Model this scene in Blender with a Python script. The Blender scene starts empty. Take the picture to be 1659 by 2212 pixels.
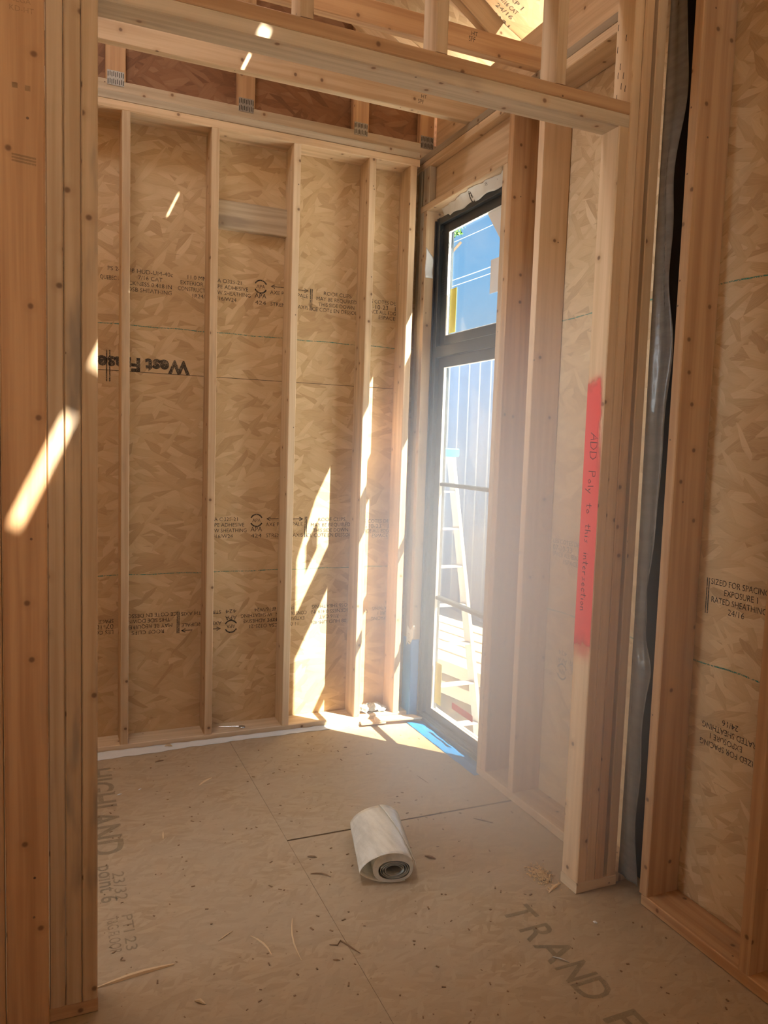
import bpy, bmesh, math, random
from mathutils import Vector, Matrix
random.seed(7)
sc = bpy.context.scene
COL = sc.collection

# ------------------------------------------------------------------ node helpers
class NT:
    def __init__(s, name):
        m = bpy.data.materials.new(name); m.use_nodes = True
        s.m = m; s.t = m.node_tree; s.t.nodes.clear()
        s.out = s.t.nodes.new('ShaderNodeOutputMaterial')
    def n(s, typ, **kw):
        nd = s.t.nodes.new(typ)
        for k, v in kw.items():
            if k.startswith('i_'):
                key = k[2:]
                key = int(key) if key.isdigit() else key.replace('_', ' ')
                s.put(nd.inputs[key], v)
            else: setattr(nd, k, v)
        return nd
    def put(s, inp, v):
        if hasattr(v, 'is_output') or isinstance(v, bpy.types.NodeSocket): s.t.links.new(v, inp)
        else: inp.default_value = v
    def math(s, op, a, b=0.0, c=None, clamp=False):
        nd = s.t.nodes.new('ShaderNodeMath'); nd.operation = op; nd.use_clamp = clamp
        s.put(nd.inputs[0], a); s.put(nd.inputs[1], b)
        if c is not None: s.put(nd.inputs[2], c)
        return nd.outputs[0]
    def vmath(s, op, a, b=(0, 0, 0)):
        nd = s.t.nodes.new('ShaderNodeVectorMath'); nd.operation = op
        s.put(nd.inputs[0], a); s.put(nd.inputs[1], b)
        return nd.outputs[0]
    def mix(s, f, a, b, mode='MIX'):
        nd = s.t.nodes.new('ShaderNodeMix'); nd.data_type = 'RGBA'; nd.blend_type = mode
        s.put(nd.inputs[0], f); s.put(nd.inputs[6], a); s.put(nd.inputs[7], b)
        return nd.outputs[2]
    def mixf(s, f, a, b):
        nd = s.t.nodes.new('ShaderNodeMix'); nd.data_type = 'FLOAT'
        s.put(nd.inputs[0], f); s.put(nd.inputs[2], a); s.put(nd.inputs[3], b)
        return nd.outputs[0]
    def ramp(s, f, stops, interp='LINEAR'):
        nd = s.t.nodes.new('ShaderNodeValToRGB'); nd.color_ramp.interpolation = interp
        e = nd.color_ramp.elements
        while len(e) < len(stops): e.new(0.5)
        for k, (p, c) in enumerate(stops):
            e[k].position = p; e[k].color = (*c, 1) if len(c) == 3 else c
        s.put(nd.inputs[0], f); return nd.outputs[0]
    def sstep(s, v, a, b):
        nd = s.t.nodes.new('ShaderNodeMapRange'); nd.interpolation_type = 'SMOOTHSTEP'
        s.put(nd.inputs[0], v); nd.inputs[1].default_value = a; nd.inputs[2].default_value = b
        return nd.outputs[0]
    def uv(s): return s.n('ShaderNodeTexCoord').outputs['UV']
    def mapping(s, v, scale=(1, 1, 1), rot=(0, 0, 0), loc=(0, 0, 0)):
        nd = s.t.nodes.new('ShaderNodeMapping'); s.put(nd.inputs[0], v)
        nd.inputs[1].default_value = loc; nd.inputs[2].default_value = rot; nd.inputs[3].default_value = scale
        return nd.outputs[0]
    def noise(s, v, scale=1, detail=3, rough=.5, dist=0, out=0):
        nd = s.t.nodes.new('ShaderNodeTexNoise'); s.put(nd.inputs['Vector'], v)
        nd.inputs['Scale'].default_value = scale; nd.inputs['Detail'].default_value = detail
        nd.inputs['Roughness'].default_value = rough; nd.inputs['Distortion'].default_value = dist
        return nd.outputs[out]
    def vor(s, v, scale=1, feature='F1', dims='2D', rand=1.0):
        nd = s.t.nodes.new('ShaderNodeTexVoronoi'); nd.voronoi_dimensions = dims; nd.feature = feature
        s.put(nd.inputs['Vector'], v); nd.inputs['Scale'].default_value = scale
        nd.inputs['Randomness'].default_value = rand
        return nd
    def bsdf(s, col, rough=.8, bump=None, bstr=.2, bdist=.002, **kw):
        p = s.t.nodes.new('ShaderNodeBsdfPrincipled')
        s.put(p.inputs['Base Color'], col if not isinstance(col, tuple) or len(col) == 4 else (*col, 1))
        s.put(p.inputs['Roughness'], rough)
        for k, v in kw.items(): s.put(p.inputs[k.replace('_', ' ')], v)
        if bump is not None:
            b = s.t.nodes.new('ShaderNodeBump'); b.inputs['Strength'].default_value = bstr
            b.inputs['Distance'].default_value = bdist
            s.put(b.inputs['Height'], bump); s.t.links.new(b.outputs[0], p.inputs['Normal'])
        return p
    def done(s, sh):
        s.t.links.new(sh.outputs[0] if hasattr(sh, 'outputs') else sh, s.out.inputs[0]); return s.m

M = {}
def lumber(name, light=(.66, .47, .28), dark=(.47, .30, .155), grime=.35, seed=0.0, knots=.40):
    t = NT(name)
    oi = t.n('ShaderNodeObjectInfo')
    off = t.math('MULTIPLY', oi.outputs['Random'], 37.0)
    cmb = t.n('ShaderNodeCombineXYZ'); t.put(cmb.inputs[0], off); t.put(cmb.inputs[1], t.math('MULTIPLY', off, 1.7)); cmb.inputs[2].default_value = seed
    v = t.vmath('ADD', t.uv(), cmb.outputs[0])
    warp = t.noise(t.mapping(v, (1.2, 6, 1)), 1, 2, .5, 0, 1)
    vw = t.vmath('ADD', v, t.vmath('MULTIPLY', t.vmath('SUBTRACT', warp, (.5, .5, .5)), (0, .022, 0)))
    g1 = t.noise(t.mapping(vw, (1.1, 34, 1)), 1, 3, .55)
    g2 = t.noise(t.mapping(vw, (5, 190, 1)), 1, 3, .6)
    f = t.math('ADD', t.math('MULTIPLY', t.sstep(g1, .35, .68), .7), t.math('MULTIPLY', g2, .35))
    c = t.mix(t.math('MINIMUM', f, 1.0), (*light, 1), (*dark, 1))
    # knots
    vk = t.vor(t.mapping(vw, (1, 1, 1)), 8.5)
    sel = t.math('GREATER_THAN', t.n('ShaderNodeSeparateColor', i_0=vk.outputs['Color']).outputs[0], 1 - knots)
    d = vk.outputs['Distance']
    kn = t.math('MULTIPLY', t.math('SUBTRACT', 1.0, t.sstep(d, .03, .085)), sel)
    ring = t.math('MULTIPLY', t.math('SUBTRACT', 1.0, t.sstep(d, .08, .22)), sel)
    c = t.mix(t.math('MULTIPLY', ring, .22), c, (.36, .19, .08, 1))
    c = t.mix(t.math('MULTIPLY', kn, .8), c, (.13, .06, .028, 1))
    # grey weathering and moisture stains
    st = t.noise(t.mapping(v, (1.3, 7, 1)), 1, 4, .6)
    c = t.mix(t.math('MULTIPLY', t.sstep(st, .56, .70), grime), c, (.25, .20, .155, 1))
    sp = t.vor(t.mapping(v, (1, 1, 1)), 11)
    nail = t.math('MULTIPLY', t.math('LESS_THAN', sp.outputs['Distance'], .035), t.math('GREATER_THAN', t.n('ShaderNodeSeparateColor', i_0=sp.outputs['Color']).outputs[1], .93))
    c = t.mix(t.math('MULTIPLY', nail, .75), c, (.07, .04, .03, 1))
    hv = t.n('ShaderNodeHueSaturation'); t.put(hv.inputs['Color'], c)
    t.put(hv.inputs['Value'], t.math('ADD', .88, t.math('MULTIPLY', oi.outputs['Random'], .24)))
    c = t.mix(1.0, hv.outputs[0], oi.outputs['Color'], 'MULTIPLY')
    M[name] = t.done(t.bsdf(c, .72))
    return M[name]

def osb(name, cols, scale=1.0, dirt=0.0, dirtcol=(.30, .25, .19), contrast=1.0, rough=.75, edge=.35):
    t = NT(name)
    v = t.mapping(t.uv(), (scale, scale, scale))
    dn = t.noise(v, 5, 2, .5, 0, 1)
    vd = t.vmath('ADD', v, t.vmath('MULTIPLY', t.vmath('SUBTRACT', dn, (.5, .5, .5)), (.014, .014, 0)))
    layers = []
    for k, (ang, sx, sy) in enumerate(((.08, 5.5, 27), (-.30, 7, 32), (.48, 8, 34), (-.95, 10, 38))):
        q = t.mapping(vd, (sx, sy, 1), (0, 0, 0), (k * 3.7, k * 1.3, 0))
        r = t.mapping(vd, (1, 1, 1), (0, 0, ang))
        q = t.mapping(r, (sx, sy, 1), (0, 0, 0), (k * 3.7, k * 1.3, 0))
        vo = t.vor(q, 1)
        sep = t.n('ShaderNodeSeparateColor', i_0=vo.outputs['Color'])
        fib = t.noise(t.mapping(r, (14, 330, 1)), 1, 2, .6)
        val = t.math('ADD', t.math('MULTIPLY', sep.outputs[0], .58), t.math('MULTIPLY', fib, .46))
        e = t.sstep(vo.outputs['Distance'], .42, .75)
        layers.append((val, e, sep.outputs[1]))
    val, e, prio = layers[0]
    for k in (1, 2, 3):
        v2, e2, p2 = layers[k]
        s = t.math('GREATER_THAN', p2, (.55, .68, .80)[k - 1])
        val = t.mixf(s, val, v2); e = t.mixf(s, e, e2)
    c = t.ramp(val, cols)
    big = t.noise(v, 3.0, 3, .6)
    crk = t.noise(t.mapping(vd, (6, 42, 1)), 1, 4, .7)
    c = t.mix(t.math('MULTIPLY', t.sstep(crk, .66, .73), .55), c, (*cols[0][1], 1))
    c = t.mix(t.math('MULTIPLY', e, edge), c, (*cols[1][1], 1))
    c = t.mix(t.math('MULTIPLY', t.sstep(big, .35, .75), .22), c, (*cols[2][1], 1))
    if dirt:
        dd = t.noise(t.mapping(v, (1, 1, 1)), 2.2, 5, .65)
        c = t.mix(t.math('MULTIPLY', t.sstep(dd, .25, .62), dirt), c, (*dirtcol, 1))
        sp = t.noise(t.mapping(v, (26, 60, 1)), 1, 4, .75)
        c = t.mix(t.math('MULTIPLY', t.sstep(sp, .60, .72), .50), c, (.12, .09, .06, 1))
    oi = t.n('ShaderNodeObjectInfo')
    c = t.mix(1.0, c, oi.outputs['Color'], 'MULTIPLY')
    M[name] = t.done(t.bsdf(c, rough))
    return M[name]

lumber('spf_wood', (.68, .50, .32), (.50, .335, .19))
lumber('spf_wood_pale', (.74, .58, .40), (.60, .44, .27), .15, 3.0, .25)
lumber('spf_wood_grey', (.50, .42, .31), (.34, .27, .185), .75, 5.0, .55)
lumber('spf_wood_red', (.58, .36, .19), (.40, .22, .105), .25, 9.0, .40)
osb('osb_sheet', [(0.0, (.26, .14, .065)), (.16, (.45, .29, .15)), (.40, (.57, .395, .215)), (.68, (.64, .46, .265)), (1.0, (.74, .57, .36))], edge=.22)
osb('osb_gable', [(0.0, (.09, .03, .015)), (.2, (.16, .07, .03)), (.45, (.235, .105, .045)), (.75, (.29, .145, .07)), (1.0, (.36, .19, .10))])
osb('osb_floor', [(0.0, (.27, .18, .10)), (.2, (.36, .26, .155)), (.5, (.43, .32, .20)), (.8, (.47, .36, .23)), (1.0, (.53, .42, .29))], scale=1.9, dirt=.62, dirtcol=(.43, .345, .245), edge=.30)

def simple(name, col, rough=.6, bumpscale=None, bstr=.3, **kw):
    t = NT(name)
    b = t.noise(t.n('ShaderNodeTexCoord').outputs['Object'], bumpscale, 4, .6) if bumpscale else None
    M[name] = t.done(t.bsdf(col, rough, bump=b, bstr=bstr, bdist=.004, **kw)); return M[name]
simple('window_black', (.035, .042, .048), .30, 30, .03)
simple('window_white', (.82, .82, .80), .45)
simple('nail_plate_steel', (.36, .35, .33), .42, 60, .2, Metallic=.75)
simple('tooth_slot', (.035, .03, .025), .9)
simple('blue_membrane', (.02, .21, .60), .38, 45, .55)
simple('white_wrap', (.70, .70, .68), .55, 22, .8)
simple('grey_wrap', (.46, .46, .44), .45, 22, .8)
simple('sealant', (.02, .02, .022), .5)
simple('yellow_paper', (.80, .74, .10), .6)
simple('white_paper', (.80, .80, .78), .6)
simple('red_paper', (.62, .05, .03), .6)
simple('label_ink', (.04, .04, .04), .7)
simple('pale_stick', (.66, .50, .31), .8, 80, .3)
simple('brown_stick', (.25, .155, .085), .8, 80, .3)
simple('sawdust', (.70, .50, .27), .95, 120, .8)
simple('galvanised', (.62, .63, .64), .25, None, Metallic=.9)
simple('dark_gap', (.02, .015, .012), .95)
simple('concrete', (.80, .78, .74), .9, 6, .2)
simple('aluminium', (.62, .64, .66), .45, None, Metallic=.2)
simple('blue_plastic', (.05, .35, .65), .4)
simple('leaf_green', (.10, .22, .035), .7)
simple('bark', (.12, .08, .05), .9)
simple('cable_grey', (.75, .78, .80), .5)
simple('outdoor_board', (.78, .72, .62), .8, 12, .2)

def ink(name, col, solid=.5, alpha=.9):
    t = NT(name)
    co = t.n('ShaderNodeTexCoord').outputs['Object']
    nz = t.noise(co, 260, 3, .7); nz2 = t.noise(co, 28, 2, .6)
    a = t.math('MULTIPLY', t.sstep(t.math('ADD', nz, t.math('MULTIPLY', nz2, .35)), solid, solid + .16), alpha)
    p = t.bsdf(col, .8); tr = t.n('ShaderNodeBsdfTransparent')
    mx = t.n('ShaderNodeMixShader'); t.put(mx.inputs[0], a); t.t.links.new(tr.outputs[0], mx.inputs[1]); t.t.links.new(p.outputs[0], mx.inputs[2])
    M[name] = t.done(mx)
ink('stamp_ink', (.04, .034, .028), .50, .92)
ink('bold_ink', (.05, .045, .04), .50, .80)
ink('chalk_green', (.04, .30, .24), .56, .75)
ink('floor_ink', (.15, .155, .10), .46, .30)
ink('marker_ink', (.10, .03, .03), .30, .85)
# pink spray paint: soft ends
t = NT('pink_spray')
uvn = t.n('ShaderNodeSeparateXYZ', i_0=t.uv())
co = t.n('ShaderNodeTexCoord').outputs['Object']
u, v_ = uvn.outputs[0], uvn.outputs[1]
nz = t.math('MULTIPLY', t.math('SUBTRACT', t.noise(co, 18, 4, .6), .5), .10)
uu = t.math('ADD', u, nz)
endf = t.math('MULTIPLY', t.sstep(uu, .02, .10), t.math('SUBTRACT', 1.0, t.sstep(uu, .86, 1.0)))
vv = t.math('ADD', v_, t.math('MULTIPLY', nz, 2.5))
side = t.math('MULTIPLY', t.math('SUBTRACT', 1.0, t.math('MULTIPLY', t.sstep(vv, .72, .98), t.math('SUBTRACT', 1.0, t.sstep(u, .15, .45)))), 1.0)
a = t.math('MULTIPLY', t.math('MULTIPLY', endf, side), .90)
p = t.bsdf((.80, .10, .085), .6); tr = t.n('ShaderNodeBsdfTransparent'); mx = t.n('ShaderNodeMixShader')
t.put(mx.inputs[0], a); t.t.links.new(tr.outputs[0], mx.inputs[1]); t.t.links.new(p.outputs[0], mx.inputs[2])
M['pink_spray'] = t.done(mx)
# glass
t = NT('window_glass')
tr = t.n('ShaderNodeBsdfTransparent'); tr.inputs[0].default_value = (.93, .97, .98, 1)
gl = t.n('ShaderNodeBsdfGlossy'); gl.inputs['Roughness'].default_value = .02
lw = t.n('ShaderNodeLayerWeight'); lw.inputs[0].default_value = .5
mx = t.n('ShaderNodeMixShader'); t.put(mx.inputs[0], t.math('ADD', .03, t.math('MULTIPLY', t.math('POWER', lw.outputs['Facing'], 5.0), .6))); t.t.links.new(tr.outputs[0], mx.inputs[1]); t.t.links.new(gl.outputs[0], mx.inputs[2])
M['window_glass'] = t.done(mx)
# translucent plastics
def poly(name, col, transp, transl, rough=.3, bs=9):
    t = NT(name)
    co = t.n('ShaderNodeTexCoord').outputs['Object']
    b = t.n('ShaderNodeBump'); b.inputs['Strength'].default_value = .5; b.inputs['Distance'].default_value = .01
    t.put(b.inputs['Height'], t.noise(co, bs, 4, .6))
    vn = t.sstep(t.noise(t.mapping(co, (40, 5, 40), (0, 0, -.26)), 1, 3, .6), .35, .65)
    p = t.n('ShaderNodeBsdfPrincipled'); p.inputs['Roughness'].default_value = rough
    t.put(p.inputs['Base Color'], t.mix(vn, (*col, 1), (col[0] * .80, col[1] * .79, col[2] * .77, 1)))
    t.t.links.new(b.outputs[0], p.inputs['Normal'])
    tl = t.n('ShaderNodeBsdfTranslucent'); tl.inputs[0].default_value = (*col, 1)
    m1 = t.n('ShaderNodeMixShader'); m1.inputs[0].default_value = transl
    t.t.links.new(p.outputs[0], m1.inputs[1]); t.t.links.new(tl.outputs[0], m1.inputs[2])
    tr = t.n('ShaderNodeBsdfTransparent'); m2 = t.n('ShaderNodeMixShader'); m2.inputs[0].default_value = transp
    t.t.links.new(m1.outputs[0], m2.inputs[1]); t.t.links.new(tr.outputs[0], m2.inputs[2])
    M[name] = t.done(m2)
poly('poly_sheet', (.27, .235, .20), .25, .25, .22)
poly('roll_plastic', (.95, .91, .82), 0.03, .38, .16, 26)
poly('roll_inner', (.45, .45, .40), 0.0, .1, .4, 14)
# board and batten cladding of the neighbour
lumber('spf_wood_stained', (.66, .48, .30), (.49, .325, .18), .80, 13.0, .5)
t = NT('pale_cladding')
sep = t.n('ShaderNodeSeparateXYZ', i_0=t.uv())
fr = t.math('FRACT', t.math('MULTIPLY', sep.outputs[0], 3.3))
bat = t.math('LESS_THAN', fr, .12)
c = t.mix(bat, t.ramp(t.noise(t.mapping(t.uv(), (3, .2, 1)), 1, 3, .6), [(.3, (.14, .25, .46)), (.7, (.22, .34, .58))]), (.50, .60, .76, 1))
M['pale_cladding'] = t.done(t.bsdf(c, .7, bump=bat, bstr=.5, bdist=.02))

# ------------------------------------------------------------------ object helpers
def props(o, label=None, cat=None, group=None, kind=None):
    if label: o['label'] = label
    if cat: o['category'] = cat
    if group: o['group'] = group
    if kind: o['kind'] = kind
    return o
def link(name, bm, mat, parent=None, smooth=False):
    me = bpy.data.meshes.new(name); bm.normal_update(); bm.to_mesh(me); bm.free()
    for m in (mat if isinstance(mat, (list, tuple)) else [mat]): me.materials.append(M[m])
    if smooth:
        for p in me.polygons: p.use_smooth = True
    o = bpy.data.objects.new(name, me); COL.objects.link(o)
    if parent: o.parent = parent
    return o
def empty(name, loc=(0, 0, 0)):
    o = bpy.data.objects.new(name, None); COL.objects.link(o); o.location = loc
    o.empty_display_size = .05
    return o

def add_beam(bm, p0, p1, a, b, wa, wb, ch=.003, mi=0):
    """eased-edge board from p0 to p1; a,b = unit cross axes; wa,wb = half widths"""
    uvl = bm.loops.layers.uv.verify()
    p0, p1, a, b = Vector(p0), Vector(p1), Vector(a), Vector(b)
    ch = min(ch, wa * .4, wb * .4)
    prof = [(-wa + ch, -wb), (wa - ch, -wb), (wa, -wb + ch), (wa, wb - ch), (wa - ch, wb), (-wa + ch, wb), (-wa, wb - ch), (-wa, -wb + ch)]
    L = (p1 - p0).length
    r0 = [bm.verts.new(p0 + a * x + b * y) for x, y in prof]
    r1 = [bm.verts.new(p1 + a * x + b * y) for x, y in prof]
    per = [0.0]
    for k in range(8):
        x, y = prof[k]; x2, y2 = prof[(k + 1) % 8]; per.append(per[-1] + math.hypot(x2 - x, y2 - y))
    for k in range(8):
        j = (k + 1) % 8
        f = bm.faces.new((r0[k], r0[j], r1[j], r1[k])); f.material_index = mi
        for lp, uvc in zip(f.loops, ((0, per[k]), (0, per[k + 1]), (L, per[k + 1]), (L, per[k]))): lp[uvl].uv = uvc
    for r, rev, off in ((r0, True, 3.3), (r1, False, 7.1)):
        f = bm.faces.new(list(reversed(r)) if rev else r); f.material_index = mi
        for lp in f.loops:
            d = lp.vert.co - p0
            lp[uvl].uv = (off + d.dot(a) * .35, d.dot(b))
    return bm
def add_boxb(bm, x0, x1, y0, y1, z0, z1, ch=.003, mi=0):
    d = [x1 - x0, y1 - y0, z1 - z0]; c = [(x0 + x1) / 2, (y0 + y1) / 2, (z0 + z1) / 2]
    ax = d.index(max(d)); E3 = [Vector((1, 0, 0)), Vector((0, 1, 0)), Vector((0, 0, 1))]
    o = [(1, 2), (2, 0), (0, 1)][ax]
    p0 = Vector(c); p1 = Vector(c); p0[ax] -= d[ax] / 2; p1[ax] += d[ax] / 2
    return add_beam(bm, p0, p1, E3[o[0]], E3[o[1]], d[o[0]] / 2, d[o[1]] / 2, ch, mi)
def board(name, x0, x1, y0, y1, z0, z1, mat='spf_wood', label=None, cat=None, group=None, tint=None, parent=None, kind=None, ch=.003):
    bm = bmesh.new(); add_boxb(bm, x0, x1, y0, y1, z0, z1, ch)
    bmesh.ops.recalc_face_normals(bm, faces=bm.faces)
    o = link(name, bm, mat, parent)
    if tint: o.color = (*tint, 1)
    if not parent: props(o, label, cat, group, kind or 'thing')
    return o
def beam(name, p0, p1, a, b, ta, tb, mat='spf_wood', parent=None, ch=.003):
    bm = bmesh.new(); add_beam(bm, p0, p1, a, b, ta / 2, tb / 2, ch)
    bmesh.ops.recalc_face_normals(bm, faces=bm.faces)
    return link(name, bm, mat, parent)

def slab(name, pts, n, th, mat, parent=None, kind=None, uvu=None, uvv=None, holes=None, uvs=1.0):
    """polygon sheet: pts (outer loop, 3D, planar) extruded by n*th; holes: list of loops"""
    bm = bmesh.new(); uvl = bm.loops.layers.uv.verify()
    n = Vector(n).normalized(); U = Vector(uvu); V = Vector(uvv)
    loops = [pts] + (holes or [])
    edges = []
    for lp in loops:
        vs = [bm.verts.new(p) for p in lp]
        edges += [bm.edges.new((vs[k], vs[(k + 1) % len(vs)])) for k in range(len(vs))]
    bmesh.ops.triangle_fill(bm, use_beauty=True, use_dissolve=False, edges=edges)
    fs = list(bm.faces)
    r = bmesh.ops.extrude_face_region(bm, geom=fs)
    for v in [g for g in r['geom'] if isinstance(g, bmesh.types.BMVert)]: v.co += n * th
    bmesh.ops.recalc_face_normals(bm, faces=bm.faces)
    for f in bm.faces:
        for l in f.loops:
            co = l.vert.co; l[uvl].uv = (co.dot(U) * uvs, co.dot(V) * uvs)
    o = link(name, bm, mat, parent)
    if kind: o['kind'] = kind
    return o

def ribbon(bm, pts, w, n, mi=0):
    """flat stroke along pts in the plane with normal n"""
    n = Vector(n); pts = [Vector(p) for p in pts]
    L, R = [], []
    for k, p in enumerate(pts):
        d = (pts[min(k + 1, len(pts) - 1)] - pts[max(k - 1, 0)]).normalized()
        s = d.cross(n) * w / 2
        L.append(bm.verts.new(p + s)); R.append(bm.verts.new(p - s))
    for k in range(len(pts) - 1):
        f = bm.faces.new((L[k], L[k + 1], R[k + 1], R[k])); f.material_index = mi

# text -> mesh
_tc = {}
def glyphs(txt, shear=0.0, bold=0.0):
    key = (txt, shear, bold)
    if key in _tc: return _tc[key]
    cu = bpy.data.curves.new('lettering', 'FONT'); cu.body = txt; cu.size = 1.0; cu.shear = shear; cu.offset = bold
    cu.resolution_u = 3
    ob = bpy.data.objects.new('lettering', cu); COL.objects.link(ob)
    dg = bpy.context.evaluated_depsgraph_get(); ev = ob.evaluated_get(dg); me = ev.to_mesh()
    vs = [v.co.copy() for v in me.vertices]; fs = [tuple(p.vertices) for p in me.polygons]
    ev.to_mesh_clear(); bpy.data.objects.remove(ob); bpy.data.curves.remove(cu)
    w = max((v.x for v in vs), default=0); _tc[key] = (vs, fs, w); return _tc[key]
class Plane:
    def __init__(s, o, r, u): s.o, s.r, s.u = Vector(o), Vector(r), Vector(u); s.n = s.r.cross(s.u)
    def at(s, x, y): return s.o + s.r * x + s.u * y
def put_text(bm, P, txt, x, y, h, width=None, align='L', flip=False, shear=0, bold=0.0):
    """cap height h; origin x,y in plane coordinates; flip = upside down about x,y"""
    vs, fs, w = glyphs(txt, shear, bold)
    sy = h / .70; sx = sy if width is None else width / max(w, 1e-6)
    ox = {'L': 0, 'C': -w * sx / 2, 'R': -w * sx}[align]
    nv = []
    for v in vs:
        lx, ly = ox + v.x * sx, v.y * sy
        if flip: lx, ly = -lx, -ly
        nv.append(bm.verts.new(P.at(x + lx, y + ly)))
    for f in fs:
        try: bm.faces.new([nv[i] for i in f])
        except ValueError: pass

# ------------------------------------------------------------------ camera
cam = bpy.data.cameras.new('camera'); co_ = bpy.data.objects.new('camera', cam); COL.objects.link(co_)
RR = [[0.9181482, -0.3949101, 0.0324019], [-0.0043307, -0.0917706, -0.9957708], [0.3962135, 0.9141248, -0.0859693]]
rt, dn_, fw = Vector(RR[0]), Vector(RR[1]), Vector(RR[2])
mw = Matrix((( rt.x, -dn_.x, -fw.x, -1.84408), (rt.y, -dn_.y, -fw.y, -3.83657), (rt.z, -dn_.z, -fw.z, 1.53429), (0, 0, 0, 1)))
co_.matrix_world = mw
cam.sensor_fit = 'VERTICAL'; cam.sensor_height = 36; cam.lens = 1661.539 / 2212 * 36; cam.clip_start = .02
sc.camera = co_
X3, Y3, Z3 = Vector((1, 0, 0)), Vector((0, 1, 0)), Vector((0, 0, 1))
def deckz(x): return 3.67 - .5 * x            # underside of the roof deck
HS = .151                                      # outer face of the sheathing
GZ = -.9                                       # ground outside
SUN = Vector((-.437, .489, -.94)).normalized()

# ================================================================== setting
# ---- floor: three sheets with open joints over joists
def sheet_box(bm, x0, x1, y0, y1, z0, z1, rot=False):
    uvl = bm.loops.layers.uv.verify()
    r = bmesh.ops.create_cube(bm, size=1)
    for v in r['verts']: v.co = Vector((x0 + (v.co.x + .5) * (x1 - x0), y0 + (v.co.y + .5) * (y1 - y0), z0 + (v.co.z + .5) * (z1 - z0)))
    for f in {f for v in r['verts'] for f in v.link_faces}:
        for l in f.loops:
            c = l.vert.co
            l[uvl].uv = (c.x + c.z, c.y) if not rot else (c.y + c.z + 5.1, c.x)
bm = bmesh.new()
sheet_box(bm, -3.45, -1.0148, -6.9, .15, -.019, 0)
sheet_box(bm, -1.0135, .15, -1.080, .15, -.019, 0)
sheet_box(bm, -1.0135, .15, -6.9, -1.089, -.019, -.0006)
floor = link('floor', bm, 'osb_floor'); floor['kind'] = 'structure'
bm = bmesh.new(); add_boxb(bm, -3.45, .15, -6.9, .15, -.16, -.0195)
sub = link('joist_deck', bm, 'dark_gap', floor)
# floor printing
PF = Plane((0, 0, .0006), (0, 1, 0), (-1, 0, 0))      # reads along +Y, tops towards -X
bm = bmesh.new()
PFr = Plane((0, 0, .0006), (0, -1, 0), (1, 0, 0))
for ch, y, w in (('R', 1.865, .075), ('A', 1.955, .095), ('N', 2.06, .075), ('D', 2.135, .085)):
    put_text(bm, PFr, ch, y, -.475, .108, w, bold=.012)
put_text(bm, PFr, 'F', 2.275, -.475, .108, .07, bold=.012)
put_text(bm, PFr, 'T', 1.76, -.475, .108, .075, bold=.012)
put_text(bm, PFr, 'HIGHLAND', .16, -1.715, .115, .80, bold=.02)
put_text(bm, PFr, 'point 6', 1.03, -1.700, .055, .24, bold=.01)
put_text(bm, PFr, '23/32', 1.09, -1.655, .04, .18)
put_text(bm, PFr, 'PTI 23', 1.355, -1.645, .034, .19)
put_text(bm, PFr, 'T&G FLOOR', 1.355, -1.69, .034, .19)
link('printed_lettering', bm, 'floor_ink', floor)

# ---- back wall sheathing (gable shape up to the roof deck)
def osb_wall(name, pts, n, U, V, mat='osb_sheet', holes=None):
    return slab(name, pts, n, .011, mat, None, 'structure', U, V, holes)
wb = osb_wall('wall_back', [(-3.45, .14, -.02), (HS, .14, -.02), (HS, .14, 3.10), (-3.45, .14, 3.10)], (0, 1, 0), X3, Z3)
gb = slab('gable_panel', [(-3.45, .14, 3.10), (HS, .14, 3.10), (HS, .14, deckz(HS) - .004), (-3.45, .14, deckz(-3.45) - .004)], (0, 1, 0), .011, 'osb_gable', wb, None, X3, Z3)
# ---- right wall sheathing with the window opening
WY0, WY1, WZ1 = -.782, -.026, 2.79
wr = osb_wall('wall_right', [(.14, -6.9, -.02), (.14, .14, -.02), (.14, .14, 3.13), (.14, -6.9, 3.13)], (1, 0, 0), Y3, Z3,
              holes=[[(.14, WY0, .0), (.14, WY1, .0), (.14, WY1, WZ1), (.14, WY0, WZ1)], [(.14, -4.42, 1.0), (.14, -4.2, 1.0), (.14, -4.2, 1.6), (.14, -4.42, 1.6)]])  # second hole added out of view to let fill light in
wl = osb_wall('wall_left', [(-3.45, -6.9, -.02), (-3.45, .15, -.02), (-3.45, .15, deckz(-3.45)), (-3.45, -6.9, deckz(-3.45))], (-1, 0, 0), Y3, Z3)
# rear wall with an opening added behind the camera for fill light
wf = osb_wall('wall_rear', [(-3.45, -6.9, -.02), (HS, -6.9, -.02), (HS, -6.9, deckz(HS)), (-3.45, -6.9, deckz(-3.45))], (0, -1, 0), X3, Z3,
              holes=[[(-3.0, -6.9, .05), (-1.6, -6.9, .05), (-1.6, -6.9, 2.3), (-3.0, -6.9, 2.3)]])

wd = osb_wall('wall_light_block', [(-3.45, -1.735, 0), (-2.052, -1.735, 0), (-2.052, -1.735, deckz(-2.052)), (-3.45, -1.735, deckz(-3.45))], (0, -1, 0), X3, Z3)  # unseen panel added so inner-room light leaves only through the opening
slab('attic_light_block', [(-2.052, -1.735, 3.0935), (.10, -1.735, 3.0935), (.10, -1.735, deckz(.10)), (-2.052, -1.735, deckz(-2.052))], (0, -1, 0), .011, 'osb_sheet', wd, None, X3, Z3)  # unseen panel added to stop light spilling over the doorway wall
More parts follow.
